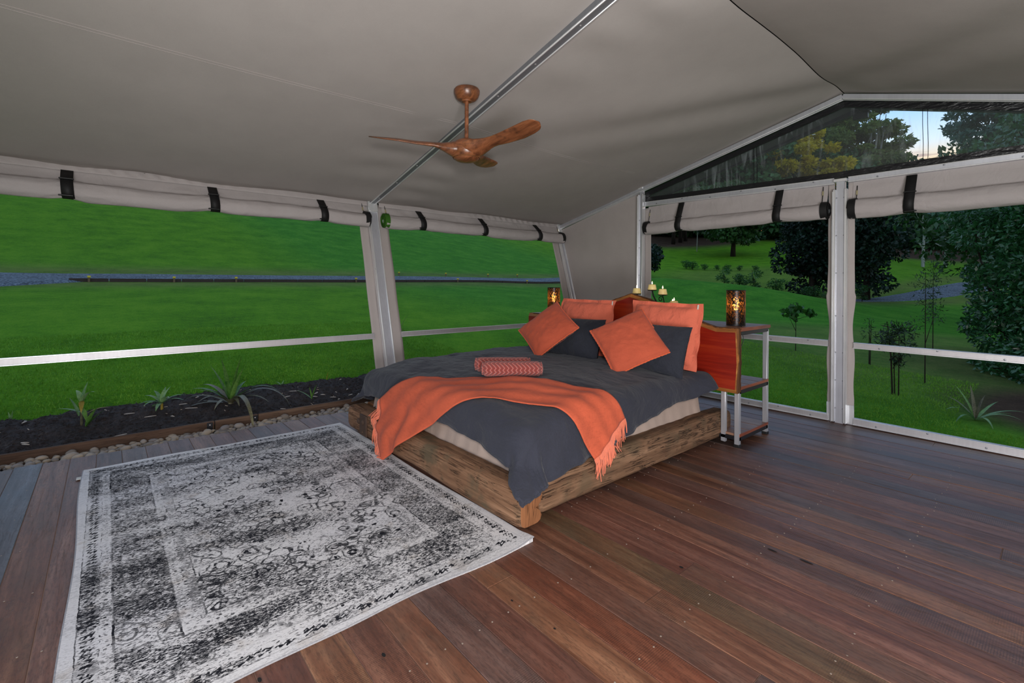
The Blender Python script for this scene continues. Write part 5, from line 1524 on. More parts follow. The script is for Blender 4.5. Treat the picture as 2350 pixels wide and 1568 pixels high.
# ------------------------------------------------------------------ plants with strap leaves
def strap_leaf(m, base, az, L, w, lift, droop, twist=0.0, n=10, fold=.25):
    """a long leaf: leaves the base at angle `lift` and bends down by `droop`"""
    p = Vector(base); el = lift; rows = []
    d_ = Vector((cos(az), sin(az), 0)); s_ = Vector((-sin(az), cos(az), 0))
    for i in range(n + 1):
        f = i / n
        ww = w * (min(1, .35 + 2.2 * f) * (1 - f ** 2.2) + .02) / 2
        up = Vector((0, 0, 1)) * cos(el) - d_ * sin(el)
        rows.append([p + s_ * ww + up * ww * fold, p, p - s_ * ww + up * ww * fold])
        p = p + (d_ * cos(el) + Vector((0, 0, 1)) * sin(el)) * (L / n)
        el -= droop / n * (0.5 + f)
    m.loft(rows, caps=False, closed=False)
def strap_plant(name, label, loc, leaves, mat, stem=None, group=None, cat='plant'):
    root = empty(name, loc, label, cat, group)
    for i, lf in enumerate(leaves):
        m = MB(); mt = lf[6] if len(lf) > 6 else mat
        strap_leaf(m, (lf[7] if len(lf) > 7 else (0, 0, 0)), lf[0], lf[1], lf[2], lf[3], lf[4], n=12)
        o = m.build('leaf', mt, fix=False); o.parent = root
    if stem:
        m = MB(); m.tube(stem[0], stem[1], 7); o = m.build('stem', stem[2]); o.parent = root
    return root
A_ = lambda dg: radians(dg)
# image-right is about +49 deg azimuth here, image-left -131, towards the camera -41
strap_plant('ginger_plant', 'tall ginger plant with a browned stem at the left of the mulch', (-5.40, -.155, .045),
    [(A_(45), .17, .055, 1.25, 1.6, 0, 'leaf_greyblue', (0, 0, .20)), (A_(200), .16, .05, 1.1, 1.2, 0, 'leaf_greyblue', (0, 0, .20)), (A_(-131), .22, .032, .30, .5, 0, 'leaf_strap', (0, 0, .12)), (A_(60), .20, .05, .95, .5, 0, 'leaf_strap', (.03, .03, .0)),
     (A_(35), .22, .045, 1.15, .6, 0, 'leaf_strap', (.03, .03, 0)), (A_(80), .17, .04, .6, .9, 0, 'leaf_yellowed', (.02, .02, .10)), (A_(-110), .17, .06, 1.3, .3, 0, 'leaf_greyblue', (-.02, -.02, .09)), (A_(0), .14, .04, -.2, 1.4, 0, 'leaf_yellowed', (0, 0, .22)), (A_(120), .20, .05, 1.45, .3, 0, 'leaf_greyblue', (0, 0, .18)), (A_(20), .15, .04, -.6, .6, 0, 'leaf_strap', (0, 0, .16))], 'leaf_strap',
    ([(0, 0, -.03), (.005, .0, .12), (0, .01, .24)], [.011, .009, .005], 'leaf_purple'))
strap_plant('lily_plant', 'low rosette of soft grey green leaves in the middle of the mulch', (-5.52, .40, .05),
    [(A_(a), L, .046, l, d, 0, 'leaf_greyblue', (0, 0, .08)) for a, L, l, d in ((49, .22, .55, 1.1), (15, .20, .9, 1.4), (80, .20, .75, 1.2), (-131, .20, .8, 1.2), (-100, .19, .5, 1.3), (160, .18, 1.2, .9), (110, .17, 1.35, .7), (200, .19, .95, 1.0), (-60, .18, .6, 1.5), (-20, .18, .3, 1.4), (-150, .18, -.1, 1.0))], 'leaf_greyblue',
    ([(0, 0, -.05), (0, 0, .09)], [.014, .010], 'leaf_yellowed'))
bl = [(A_(a), L * 1.15, .054, l, d, 0, mt) for a, L, l, d, mt in (
    (40, .44, 1.42, .25, 'leaf_strap'), (70, .40, 1.35, .3, 'leaf_strap'), (20, .38, 1.2, .4, 'leaf_strap'), (200, .42, 1.30, .3, 'leaf_strap'), (230, .38, 1.2, .35, 'leaf_strap'), (120, .36, 1.4, .2, 'leaf_strap'),
    (49, .46, .85, 1.5, 'leaf_strap'), (60, .44, .7, 1.3, 'leaf_purple'), (30, .46, .55, 1.2, 'leaf_purple'), (-131, .44, .75, 1.4, 'leaf_strap'), (-120, .40, .55, 1.2, 'leaf_purple'), (-150, .46, .80, 1.5, 'leaf_purple'), (-100, .40, .3, 1.1, 'leaf_purple'),
    (-60, .34, .8, 1.5, 'leaf_purple'), (-30, .36, .6, 1.4, 'leaf_purple'), (-80, .30, 1.0, 1.2, 'leaf_purple'), (0, .38, .6, 1.3, 'leaf_purple'), (49, .62, .75, 2.2, 'leaf_purple'), (5, .80, .62, 2.6, 'leaf_purple'), (-125, .52, .2, .9, 'leaf_purple'), (140, .3, .9, 1.0, 'leaf_strap'))]
strap_plant('bromeliad', 'large spiky bromeliad with arching green and purple leaves in the mulch bed', (-5.46, .955, .05), bl, 'leaf_strap', ([(0, 0, -.04), (0, 0, .05)], [.035, .02], 'leaf_purple'))
strap_plant('young_lily', 'small upright strappy plant near the bed end of the mulch', (-5.20, 1.66, .04), [(A_(a), L, .022, l, d, 0, 'leaf_strap') for a, L, l, d in ((-131, .20, .75, .8), (60, .16, 1.4, .2), (30, .18, 1.25, .2), (100, .13, 1.3, .2), (200, .13, 1.35, .3))], 'leaf_strap')
strap_plant('grass_shoot', 'single green shoot at the far left of the mulch bed', (-5.80, -.61, .06), [(A_(a), L, .026, l, d, 0, 'leaf_greyblue') for a, L, l, d in ((49, .12, 1.5, .2), (-131, .11, 1.4, .2))], 'leaf_greyblue')
strap_plant('seedling', 'pale green seedling at the lawn edge right of the bromeliad', (-5.84, 1.53, .08), [(A_(a), L, .03, l, d, 0, 'leaf_greyblue') for a, L, l, d in ((49, .09, 1.1, .6), (-131, .09, 1.0, .8), (120, .08, 1.3, .4), (-60, .08, .9, .8))], 'leaf_greyblue')
strap_plant('seedling', 'tiny yellow green seedling at the lawn edge close to the bed', (-5.80, 2.02, .07), [(A_(a), L, .012, l, d, 0, 'leaf_yellowed') for a, L, l, d in ((49, .09, .6, 1.0), (20, .14, 1.4, .2), (-100, .07, .9, .6))], 'leaf_yellowed')
strap_plant('seed_stalk', 'thin grass stalk with a blue green head behind the bed', (-4.98, 2.52, .0), [(A_(49), .14, .024, 1.2, .5, 0, 'leaf_greyblue', (.05, .05, .80)), (A_(-131), .09, .02, -.6, .4, 0, 'leaf_greyblue', (.03, .03, .74)), (A_(20), .10, .02, -.9, .4, 0, 'leaf_greyblue', (.04, .04, .76))], 'leaf_greyblue', ([(-.03, -.03, -.05), (-.02, -.02, .35), (.0, .0, .62), (.05, .05, .82)], [.004, .004, .003, .002], 'leaf_greyblue'))

# ------------------------------------------------------------------ road edging, marker pegs
m = MB()
rdg = empty('road_edging', (-18, 8, 1.2), 'low timber edging along the near side of the gravel road', 'edging board')
ys = np.linspace(-.8, 19, 24)
for a, b in zip(ys, ys[1:]):
    m = MB(); m.bar((-17.95, a, gz(-17.95, a) + .02), (-17.95, b - .02, gz(-17.95, b) + .02), .06, .16, .006); keep_world(m.build('edging_board', 'road_timber'), rdg)
pegm = MB(); pegm.box((0, 0, .06), (.05, .05, .16), .004)
pcap = MB(); pcap.box((0, 0, .15), (.075, .075, .055), .008)
first = None
PEGS = [(-17.88, -.38, 'leftmost yellow capped peg on the near edge of the gravel road'), (-17.88, 1.58, 'second yellow peg from the left on the near road edge'), (-17.88, 3.26, 'third yellow peg from the left on the near road edge'),
        (-17.88, 7.34, 'yellow road peg just left of the leaning wall post, left of its pair'), (-17.88, 7.88, 'yellow road peg of the pair closest to the leaning wall post'),
        (-21.3, 10.9, 'first yellow peg right of the leaning wall post, on the far road edge'), (-21.3, 13.6, 'second yellow peg on the far road edge right of the wall post'), (-17.88, 12.05, 'yellow peg on the near road edge in the middle of the second bay'),
        (-21.3, 16.4, 'third yellow peg on the far road edge right of the wall post'), (-21.3, 18.6, 'yellow peg on the far road edge nearest the gable corner'), (-17.88, 16.28, 'yellow peg on the near road edge nearest the left lamp'),
        (-18.3, 27.6, 'small yellow peg at the left of the gable view beside the dark bush'), (-18.0, 28.1, 'second small yellow peg in the gable view beside the dark bush'), (-16.3, 28.6, 'third small yellow peg in the gable view right of the dark bush'), (-15.9, 28.9, 'rightmost small yellow peg in the gable view')]
for x, y, plab in PEGS:
    if first is None:
        r_ = empty('marker_peg', (0, 0, 0), 'small yellow capped peg along the gravel road', 'marker', 'yellow pegs along the gravel road')
        o = pegm.build('peg_stake', 'stake_wood'); o.parent = r_; o = pcap.build('peg_cap', 'yellow_paint'); o.parent = r_; first = r_
    else: r_ = copy_tree(first)
    r_.location = (x, y, gz(x, y)); r_['label'] = plab

# ------------------------------------------------------------------ trees and shrubs
def leaf_mesh(name, centers, normals, L, W, rs, droop=0.35, jitter=0.55):
    """one four-cornered folded leaf per centre"""
    n = len(centers)
    d = normals + rs.normal(0, jitter, (n, 3)); d[:, 2] -= droop * rs.random(n)
    d /= np.linalg.norm(d, axis=1, keepdims=True) + 1e-9
    r = rs.normal(0, 1, (n, 3)); s = np.cross(d, r); s /= np.linalg.norm(s, axis=1, keepdims=True) + 1e-9
    nn = np.cross(s, d)
    k = rs.uniform(.65, 1.25, (n, 1))
    Lk, Wk = L * k, W * k
    v = np.empty((n, 4, 3))
    v[:, 0] = centers - d * Lk * .5
    v[:, 1] = centers + s * Wk * .5 + nn * Wk * .12 - d * Lk * .05
    v[:, 2] = centers + d * Lk * .5 - nn * Wk * .1
    v[:, 3] = centers - s * Wk * .5 + nn * Wk * .12 - d * Lk * .05
    me = bpy.data.meshes.new(name); np_mesh(me, v.reshape(-1, 3), np.arange(n * 4).reshape(n, 4))
    return me
def crown_points(clumps, n, rs, shell=.55):
    """points in a set of (x,y,z,rx,ry,rz) clumps, thicker towards each clump's skin"""
    vol = np.array([c[3] * c[4] * c[5] for c in clumps]) ** .67; cnt = np.maximum(1, (n * vol / vol.sum()).astype(int))
    P = []; Nn = []
    for c, k in zip(clumps, cnt):
        q = rs.normal(0, 1, (k, 3)); q /= np.linalg.norm(q, axis=1, keepdims=True)
        r = shell + (1.06 - shell) * rs.random((k, 1)) ** .6
        P.append(np.array(c[:3]) + q * r * np.array(c[3:])); Nn.append(q)
    return np.concatenate(P), np.concatenate(Nn)
def make_clumps(cx, cy, cz, rx, ry, rz, n, r, rs, lo=-.95):
    out = []
    for _ in range(n):
        q = rs.normal(0, 1, 3); q /= np.linalg.norm(q); q *= rs.uniform(.45, 1.0)
        if q[2] < lo: q[2] = lo
        k = rs.uniform(.7, 1.3)
        out.append((cx + q[0] * rx, cy + q[1] * ry, cz + q[2] * rz, r * k, r * k, r * k * .75))
    return out
def tree_mesh(seed, h, crown, nclump, clump_r, nleaf, L, W, trunk, fork=0, limbs=7, droop=.35):
    rs = np.random.default_rng(seed)
    cl = make_clumps(*crown, nclump, clump_r, rs)
    P, N_ = crown_points(cl, nleaf, rs)
    fol = leaf_mesh('foliage', P, N_, L, W, rs, droop)
    m = MB(); r0, top, lean = trunk
    pts = [(0, 0, -.4), (lean * .2, 0, top * .25), (lean * .5, lean * .2, top * .55), (lean, lean * .3, top)]
    m.tube(pts, [r0 * 1.25, r0, r0 * .8, r0 * .45], 9)
    for i in range(limbs):
        c = cl[int(rs.integers(len(cl)))]; f = rs.uniform(.35, .95)
        s = Vector((lean * f, lean * .3 * f, top * f)); e = Vector(c[:3]); mid = s.lerp(e, .5) + Vector((0, 0, .08 * (e - s).length))
        m.tube([s, mid, e], [r0 * .45, r0 * .3, r0 * .12], 6)
    return fol, m.mesh('trunk')
def put_tree(name, label, cat, group, loc, meshes, mats, scale=(1, 1, 1), rz=0.0, kind_stuff=True):
    fol, tr = meshes
    root = empty(name, loc, label, cat, group, rz=rz); root.scale = scale
    o = bpy.data.objects.new('trunk', tr); link(o, root)
    if not tr.materials: tr.materials.append(MATS[mats[1]]); tr.polygons.foreach_set('use_smooth', [True] * len(tr.polygons))
    o = bpy.data.objects.new('foliage', fol); link(o, root); o['kind'] = 'stuff'
    if not fol.materials: fol.materials.append(MATS[mats[0]])
    return root
# background forest, three kinds of tree reused
FOR = [tree_mesh(31, 20, (0, 0, 11, 4.4, 4.4, 9.5), 60, 1.9, 5200, 1.0, .62, (.32, 14, .6)),
       tree_mesh(32, 20, (0, 0, 12, 3.6, 3.6, 9.0), 48, 1.7, 4600, .9, .55, (.28, 15, -.8)),
       tree_mesh(33, 16, (0, 0, 8, 5.2, 5.2, 7.2), 60, 2.0, 5200, 1.0, .65, (.3, 9, .4))]
rows = []
for k in range(16): rows.append((-51.2 + 3.05 * k, 70.9 + 3.56 * k, 0))
for k in range(16): rows.append((-58.0 + 3.4 * k, 81.0 + 4.0 * k, 1))
flab = 'dark green tree in the forest belt closing the view beyond the meadow'
for i, (x, y, rw) in enumerate(rows):
    x += rng.uniform(-1.5, 1.5); y += rng.uniform(-2, 2)
    t_ = .7604 * -x + .6494 * y; lat = .6494 * x + .7604 * y; pxx = 1175 + 1089 * lat / t_
    z = gz(x, y)
    topy = 300 if pxx < 1760 else (interp(pxx, [(1760, 330), (2040, 360), (2075, 384), (2400, 384)]))
    H_ = (651 - topy) / 1089 * t_ + 1.28 - z + rng.uniform(-1.0, .3)
    if rw: H_ *= 1.0
    sc = H_ / (20.5 if i % 3 < 2 else 15.2)
    w_ = max(.8, min(1.25, sc * 1.1))
    put_tree('forest_tree', flab, 'tree', 'forest belt beyond the meadow', (x, y, z), FOR[i % 3], ('leaf_forest', 'dark_bark'), (w_, w_, sc), rng.uniform(0, 6))
# undergrowth along the forest edge
UND = tree_mesh(41, 4, (0, 0, 1.6, 2.6, 2.2, 1.6), 22, .9, 2600, .45, .3, (.08, 1.6, .1), limbs=3)
for k in range(14):
    x, y = -48 + 3.1 * k + rng.uniform(-1, 1), 73 + 3.2 * k + rng.uniform(-1, 1)
    if True: put_tree('forest_shrub', 'dark shrub in the undergrowth at the edge of the forest', 'shrub', 'undergrowth at the forest edge', (x, y, gz(x, y) - .1), UND, ('leaf_forest', 'dark_bark'), (1.3, 1.3, 1.1), rng.uniform(0, 6))
# named trees
def solo(name, label, x, y, meshes, mats, cat='tree', group=None, rz=0.0, s=(1, 1, 1), dz=0.0):
    return put_tree(name, label, cat, group, (x, y, gz(x, y) + dz), meshes, mats, s, rz)
solo('meadow_tree', 'spreading dark tree with a stout trunk standing alone on the green meadow', -26.6, 58.2, tree_mesh(51, 12, (0, 0, 5.4, 4.4, 4.4, 3.9), 90, 1.1, 13000, .5, .34, (.27, 4.0, .2)), ('leaf_meadow', 'dark_bark'))
solo('round_tree', 'dense rounded dark tree left of the centre post below the meadow', -11.6, 37.4, tree_mesh(52, 9, (0, 0, 4.0, 2.0, 2.0, 4.1), 70, .85, 14000, .26, .18, (.22, 3.0, .1)), ('leaf_round', 'dark_bark'))
solo('round_tree', 'dense dark tree right of the centre post beside the gravel road', -8.3, 36.6, tree_mesh(53, 8.5, (0, 0, 4.3, 1.9, 1.9, 3.9), 70, .8, 13000, .25, .17, (.2, 3.0, .1)), ('leaf_round', 'dark_bark'))
SH = tree_mesh(54, 3, (0, 0, 1.3, 1.0, 1.0, 1.2), 20, .5, 2600, .22, .14, (.07, 1.4, .1), limbs=3)
solo('dark_shrub', 'dark bush at the left edge of the gable view above the road', -23.0, 34.7, SH, ('leaf_round', 'dark_bark'), 'shrub', s=(1.1, 1.1, 1.3))
LT = tree_mesh(55, 10, (0, 0, 6.0, 2.8, 2.8, 3.8), 30, 1.1, 3600, .5, .34, (.24, 7.5, .5))
for (x, y), lb in zip(((-38.9, 65.3), (-39.3, 68.0), (-39.8, 70.5)), ('dark trunked tree at the left of the meadow edge, nearest of three', 'dark trunked tree in the middle of three at the meadow edge', 'dark trunked tree at the back of three at the meadow edge')):
    solo('edge_tree', lb, x, y, LT, ('leaf_meadow', 'dark_bark'), rz=rng.uniform(0, 6), s=(1.1, 1.1, 1.1))
solo('slender_tree', 'slender pale stemmed young tree at the left margin of the meadow', -32.5, 60.5, tree_mesh(56, 7, (0, 0, 4.6, 1.0, 1.0, 2.4), 14, .5, 900, .3, .2, (.05, 6.0, .2)), ('leaf_meadow', 'pale_bark'))
# white barked trees on the right
def white_tree(name, label, x, y, h, fork):
    root = empty(name, (x, y, gz(x, y)), label, 'tree')
    m = MB(); m.tube([(0, 0, -.3), (.02, 0, h * .22), (.05, 0, h * .36), (.10, 0, h * .55), (-.05, .1, h * .8), (.2, .1, h * 1.05)], [.17, .15, .13, .11, .08, .04], 8)
    o = m.build('trunk', 'pale_bark'); o.parent = root
    if fork:
        for pts, r_ in (([(.04, 0, h * .30), (-.5, -.45, h * .45), (-1.0, -.8, h * .58), (-1.5, -1.2, h * .66)], .10), ([(.08, 0, h * .62), (.4, .4, h * .75), (.5, .6, h * .95)], .06), ([(-.7, -.55, h * .5), (-.8, -.6, h * .62), (-1.2, -.7, h * .75)], .05), ([(0, 0, h * .7), (-.5, -.5, h * .85), (-.6, -.8, h * 1.0)], .05)):
            m = MB(); m.tube([Vector(p) for p in pts], [r_ * (1 - .6 * i / (len(pts) - 1)) for i in range(len(pts))], 6); o = m.build('branch', 'pale_bark'); o.parent = root
    rs = np.random.default_rng(int(h * 10)); P, N_ = crown_points(make_clumps(0, 0, h * .95, 2.0, 2.0, h * .35, 16, .6, rs), 1500 if fork else 800, rs)
    me = leaf_mesh('foliage', P, N_, .32, .2, rs); me.materials.append(MATS['leaf_meadow']); o = bpy.data.objects.new('foliage', me); link(o, root); o['kind'] = 'stuff'
    return root
white_tree('white_barked_tree', 'forked white barked tree on the rise right of the centre post', -10.9, 71.9, 7.0, True)
white_tree('white_barked_tree', 'thin white barked stem just right of the forked white tree', -9.4, 75.2, 4.4, False)
# tall gums seen through the gable window
def gum(name, label, x, y, top, halfw, mats, seed, nleaf, L=.55, lo=.45, clumps=60, cr=1.15, stems=4):
    z = gz(x, y); h = top - z
    rs = np.random.default_rng(seed)
    root = empty(name, (x, y, z), label, 'tree')
    cl = []
    for i in range(clumps):
        f = rs.uniform(lo, .97); ang = rs.uniform(0, 2 * pi); rr = halfw * sqrt(rs.uniform(.05, 1)) * (1.05 - .75 * max(0, (f - .70) / .3) ** 1.6)
        k = cr * rs.uniform(.7, 1.3); cl.append((rr * cos(ang), rr * sin(ang), f * h, k, k, k * .6))
    P, N_ = crown_points(cl, nleaf, rs, .3)
    me = leaf_mesh('foliage', P, N_, L, L * .5, rs, .6); me.materials.append(MATS[mats[0]]); o = bpy.data.objects.new('foliage', me); link(o, root); o['kind'] = 'stuff'
    for i in range(stems):
        ang = rs.uniform(0, 2 * pi); rr = halfw * .45 * rs.uniform(.2, 1)
        m = MB(); a = Vector((rr * cos(ang) * .5, rr * sin(ang) * .5, -.4)); b = Vector((rr * cos(ang), rr * sin(ang), h * .55)); c = Vector((rr * cos(ang) * 1.2 + .4, rr * sin(ang), h * .86))
        m.tube([a, a.lerp(b, .5) + Vector((.2, 0, 0)), b, c], [.30, .24, .17, .05], 8)
        for q in range(4):
            t_ = cl[int(rs.integers(len(cl)))]; s = a.lerp(b, rs.uniform(.7, 1)); m.tube([s, s.lerp(Vector(t_[:3]), .5) + Vector((0, 0, .4)), Vector(t_[:3])], [.11, .07, .03], 6)
        o = m.build('trunk', mats[1]); o.parent = root
    return root
gum('tall_gum', 'tall gum tree, leaves tinted yellow for sunset light, seen through the left of the gable window', -31.3, 90.9, 28.0, 7.0, ('leaf_sunlit', 'pale_bark'), 61, 16000, L=.75, lo=.38, clumps=70, cr=1.5)
gum('tall_gum', 'tall gum, crown tinted yellow for sunset light, in the middle of the gable window', -25.0, 105.0, 35.5, 7.4, ('leaf_gum', 'pale_bark'), 62, 30000, L=.75, lo=.26, clumps=150, cr=1.5)
gum('tall_gum', 'smaller rounded gum at the right shoulder of the big gum', -23.4, 110.5, 28.0, 5.0, ('leaf_gum', 'pale_bark'), 65, 17000, L=.75, lo=.30, clumps=80, cr=1.4)
gum('blue_gum', 'airy blue green gum against the sunset at the right of the gable window', -4.0, 60.5, 19.8, 4.6, ('leaf_blue', 'dark_bark'), 63, 7500, L=.46, lo=.62, clumps=54, cr=.95, stems=3)
gum('blue_gum', 'dark stemmed blue green gum at the far right edge of the gable window', -1.6, 60.5, 20.5, 4.6, ('leaf_blue', 'dark_bark'), 64, 7500, L=.46, lo=.6, clumps=54, cr=.95, stems=3)
# mid distance tree with open branches on the right
mt = tree_mesh(71, 6, (0, 0, 3.9, 2.5, 2.5, 2.6), 44, .75, 6500, .22, .12, (.14, 3.6, -.7), limbs=16)
solo('open_tree', 'open branching tree between the gravel road and the big bush', -1.7, 27.5, mt, ('leaf_meadow', 'pale_bark'), s=(1.15, 1.15, 1.25))
solo('open_tree', 'leafy tree rising behind the big bush at the right edge', -.4, 21.0, tree_mesh(72, 6, (0, 0, 3.6, 2.0, 2.0, 2.4), 40, .7, 7000, .18, .10, (.12, 3.2, .3), limbs=12), ('leaf_bush', 'dark_bark'), s=(1.1, 1.1, 1.2))
# big glossy bush close to the gable
def bush(name, label, loc, clumps, n, L, W, mats, seed, stems, droop=.6):
    root = empty(name, loc, label, 'shrub')
    rs = np.random.default_rng(seed)
    P, N_ = crown_points(clumps, n, rs, .45)
    me = leaf_mesh('foliage', P, N_, L, W, rs, droop, .6); me.materials.append(MATS[mats[0]]); o = bpy.data.objects.new('foliage', me); link(o, root); o['kind'] = 'stuff'
    for i in range(stems):
        c = clumps[int(rs.integers(len(clumps)))]; m = MB(); e = Vector(c[:3]); b = Vector((e.x * .25, e.y * .25, -.15))
        m.tube([b, b.lerp(e, .5) + Vector((rs.uniform(-.1, .1), 0, .1)), e], [.035, .022, .008], 6); o = m.build('stem', mats[1]); o.parent = root
    return root
BX, BY = -.25, 12.3
big = [(-.30, .95, 2.35, .55, .55, .5), (.15, .9, 2.6, .7, .7, .6), (-.15, .6, 1.9, .65, .6, .5), (.35, .5, 1.7, .8, .7, .6), (-.55, .75, 1.45, .55, .5, .42), (-.65, .5, 1.0, .42, .42, .38), (-.2, .3, 1.1, .6, .5, .45), (.3, .1, .9, .75, .6, .5), (-.45, .1, .55, .50, .45, .36), (-.1, -.35, .35, .55, .5, .36), (.3, -.5, .4, .7, .6, .45), (-.42, -.5, .05, .40, .36, .28), (.1, -.9, .05, .5, .42, .3), (.5, .6, 3.1, .7, .7, .5), (.6, -.7, 1.0, .6, .6, .6), (.55, -1.2, .1, .5, .5, .35), (-.05, 1.3, 3.05, .55, .6, .5), (.7, 0, 2.2, .6, .7, .8), (-.95, 1.0, 2.5, .4, .4, .3), (-.85, .9, 1.75, .3, .3, .25), (-.9, .4, .75, .25, .25, .2), (-1.1, 1.3, 3.0, .45, .45, .3), (-.75, -.1, .15, .2, .2, .16), (-.5, 1.2, 2.9, .5, .5, .4)]
bush('glossy_bush', 'big glossy dark green bush filling the right of the gable opening', (BX, BY, gz(BX, BY)), big, 30000, .105, .044, ('leaf_bush', 'dark_bark'), 81, 14)
# saplings on the near lawn
def sapling(name, label, x, y, h, clumps, n, L, W, mats, seed, stems=1, spread=.05):
    root = empty(name, (x, y, gz(x, y)), label, 'sapling')
    rs = np.random.default_rng(seed)
    P, N_ = crown_points(clumps, n, rs, .1); me = leaf_mesh('foliage', P, N_, L, W, rs, .5, .7); me.materials.append(MATS[mats[0]]); o = bpy.data.objects.new('foliage', me); link(o, root); o['kind'] = 'stuff'
    for i in range(stems):
        a = rs.uniform(0, 6.3); q = spread * (i > 0)
        m = MB(); m.tube([(q * cos(a), q * sin(a), -.05), (q * cos(a) * 1.3, q * sin(a) * 1.3 + .01, h * .5), (q * cos(a) * 2, q * sin(a) * 2, h)], [.009, .006, .003], 6)
        for k in range(5):
            c = clumps[int(rs.integers(len(clumps)))]; z0 = h * rs.uniform(.35, .9); m.tube([(q * cos(a) * 1.5, q * sin(a) * 1.5, z0), (c[0], c[1], max(c[2], z0 + .05))], [.006, .002], 5)
        o = m.build('stem', mats[1]); o.parent = root
    return root
sapling('broadleaf_sapling', 'broad leaved green sapling behind the right bedside shelves', -3.55, 10.55, .85, [(0, 0, .85, .17, .2, .08), (.14, .16, .80, .14, .14, .07), (-.12, -.14, .78, .13, .13, .08), (.2, .22, .72, .1, .1, .07), (-.02, 0, .66, .1, .1, .09)], 130, .13, .085, ('leaf_sapling', 'dark_bark'), 91)
sapling('feathery_sapling', 'dark feathery clump of saplings by the gable mid rail', -1.56, 8.6, 1.05, [(0, 0, .92, .20, .20, .14), (-.12, -.1, .78, .16, .16, .16), (.08, .12, .70, .12, .12, .14), (0, 0, .52, .10, .10, .12)], 700, .085, .016, ('leaf_feather', 'dark_bark'), 92, 4, .07)
sapling('thin_sapling', 'thin bare stemmed sapling right of the feathery clump', -1.46, 9.85, 1.75, [(0, 0, 1.5, .22, .22, .34), (.1, .1, 1.1, .16, .16, .22), (-.1, -.05, .9, .12, .12, .2)], 330, .06, .014, ('leaf_feather', 'dark_bark'), 93)
sapling('thin_sapling', 'farthest thin sapling on the lawn before the big bush', -1.75, 12.6, 1.9, [(0, 0, 1.6, .26, .26, .4), (0, 0, 1.05, .18, .18, .3)], 330, .07, .016, ('leaf_feather', 'dark_bark'), 94)
sapling('thin_sapling', 'faint low twiggy sapling left of the feathery clump', -2.35, 10.6, .8, [(0, 0, .6, .15, .15, .25)], 90, .06, .012, ('leaf_feather', 'dark_bark'), 95, 2, .05)
# shrubs in the hollow beyond the lawn crest
GS = tree_mesh(57, 1.4, (0, 0, .62, .42, .42, .55), 12, .24, 900, .11, .05, (.03, 1.0, .05), limbs=4)
ORD = ['first', 'second', 'third', 'fourth', 'fifth', 'sixth', 'seventh', 'eighth', 'ninth']
GS2 = tree_mesh(58, 1.6, (0, 0, .75, .36, .36, .75), 10, .20, 520, .16, .035, (.02, 1.2, .1), limbs=8)
gul = [(-13.0, 27.4, .85, 0), (-12.5, 28.2, .75, 0), (-11.9, 28.8, 1.0, 0), (-10.9, 29.3, .8, 0), (-10.2, 31.8, .6, 0), (-9.6, 31.2, .75, 0), (-9.1, 32.2, .55, 0), (-8.6, 33.4, 1.1, 0), (-7.7, 33.2, .8, 0)]
for i, (x, y, s, mm) in enumerate(gul):
    solo('hollow_shrub', ORD[i] + ' shrub from the left in the hollow beyond the lawn crest', x, y, GS if i % 2 else GS2, ('leaf_sapling', 'dark_bark'), 'shrub', 'shrubs in the hollow', rng.uniform(0, 6), (s * 1.2, s * 1.2, s))
for i, (x, y, s) in enumerate(((-25.4, 45.2, 1.0), (-24.6, 45, 1.0), (-23.6, 45.5, .7), (-22.6, 46, .6), (-21.6, 46, .7), (-20.6, 46.5, .6), (-19.3, 47, .6), (-18, 50, .5), (-17, 51, .6))):
    solo('meadow_shrub', ORD[i] + ' little shrub from the left along the foot of the meadow', x, y, GS, ('leaf_sapling', 'dark_bark'), 'shrub', 'shrubs at the foot of the meadow', rng.uniform(0, 6), (s, s, s * .8))
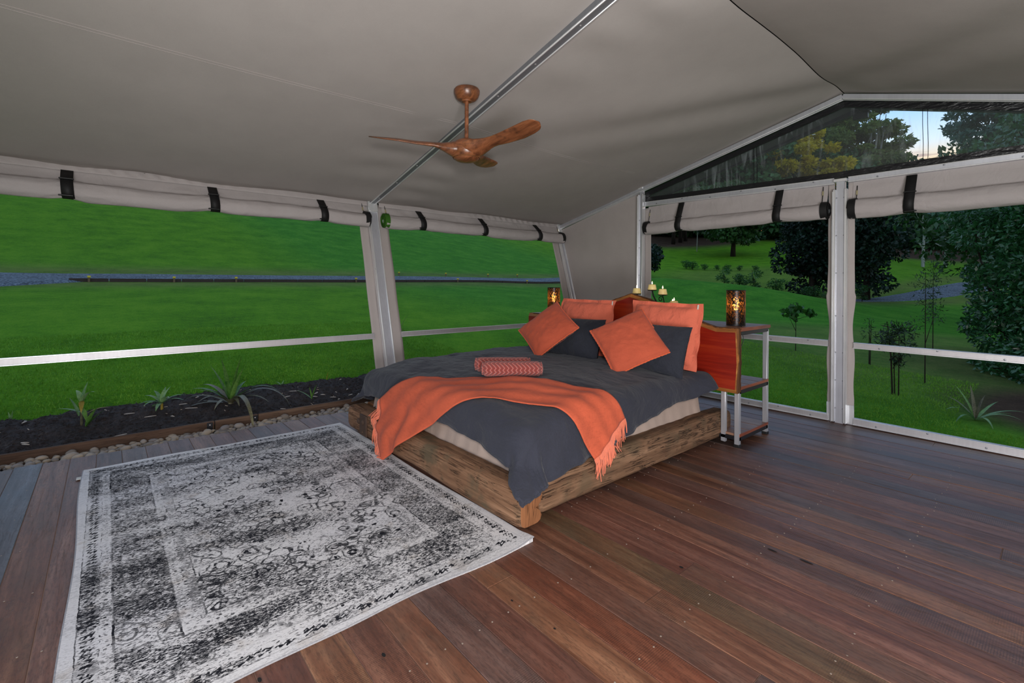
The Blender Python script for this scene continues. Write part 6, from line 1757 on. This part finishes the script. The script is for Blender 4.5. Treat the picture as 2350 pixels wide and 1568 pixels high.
strap_plant('flax_plant', 'strappy flax clump in the litter beside the big bush', (-.72, 8.05, gz(-.72, 8.05)),
    [(A_(a), L, .042, l, d, 0, mt) for a, L, l, d, mt in ((70, .52, .55, .5, 'leaf_strap'), (45, .50, .45, .9, 'leaf_strap'), (30, .55, .62, 1.1, 'leaf_greyblue'), (-131, .42, .9, 1.6, 'leaf_greyblue'), (-110, .45, .6, 1.7, 'leaf_greyblue'), (-60, .40, .6, 1.9, 'leaf_greyblue'), (150, .45, 1.2, .5, 'leaf_strap'), (170, .40, 1.0, .9, 'leaf_purple'), (110, .45, 1.25, .4, 'leaf_purple'), (0, .42, .7, 1.4, 'leaf_greyblue'), (200, .38, 1.1, .9, 'leaf_greyblue'), (60, .34, 1.3, .5, 'leaf_purple'))], 'leaf_strap', None)

# ------------------------------------------------------------------ blades of grass on the nearest turf
def blades(n, xr_, yr_, keep, L, seed, name):
    rs = np.random.default_rng(seed)
    x = rs.uniform(*xr_, n); y = rs.uniform(*yr_, n); k = keep(x, y); x, y = x[k], y[k]; n = len(x)
    z = ground_z(x, y); a = rs.uniform(0, 2 * pi, n); l = L * rs.uniform(.5, 1.3, n); w = .0035 + .002 * rs.random(n)
    le = rs.uniform(.1, .8, n); b = rs.uniform(0, 2 * pi, n)
    v = np.empty((n, 3, 3)); c = np.stack([x, y, z - .005], -1); s = np.stack([np.cos(a) * w, np.sin(a) * w, 0 * a], -1)
    v[:, 0] = c - s; v[:, 1] = c + s; v[:, 2] = c + np.stack([np.cos(b) * l * le, np.sin(b) * l * le, l], -1)
    me = bpy.data.meshes.new(name); np_mesh(me, v.reshape(-1, 3), np.arange(n * 3).reshape(n, 3)); me.materials.append(MATS['grass_blade'])
    o = link(bpy.data.objects.new(name, me)); return o
g_ = blades(42000, (-9.5, -5.75), (-1.6, 4.5), lambda x, y: x < np.interp(y, [-2, -.68, -.25, .19, .6, 1.32, 2.2, 3.5, 5], [-5.84, -5.84, -5.80, -5.86, -5.98, -6.0, -5.83, -5.9, -5.9]) + .05, .035, 5, 'lawn_grass')
tag(g_, 'short green grass blades of the lawn beyond the mulch bed', 'grass', kind='stuff')
g_ = blades(52000, (-4.8, 1.0), (5.36, 10.5), lambda x, y: ~((x > -.9) & (y > 7.6) & (x + (y - 8) * .3 > -.9)), .035, 6, 'lawn_grass')
tag(g_, 'short green grass blades of the lawn outside the gable', 'grass', kind='stuff')
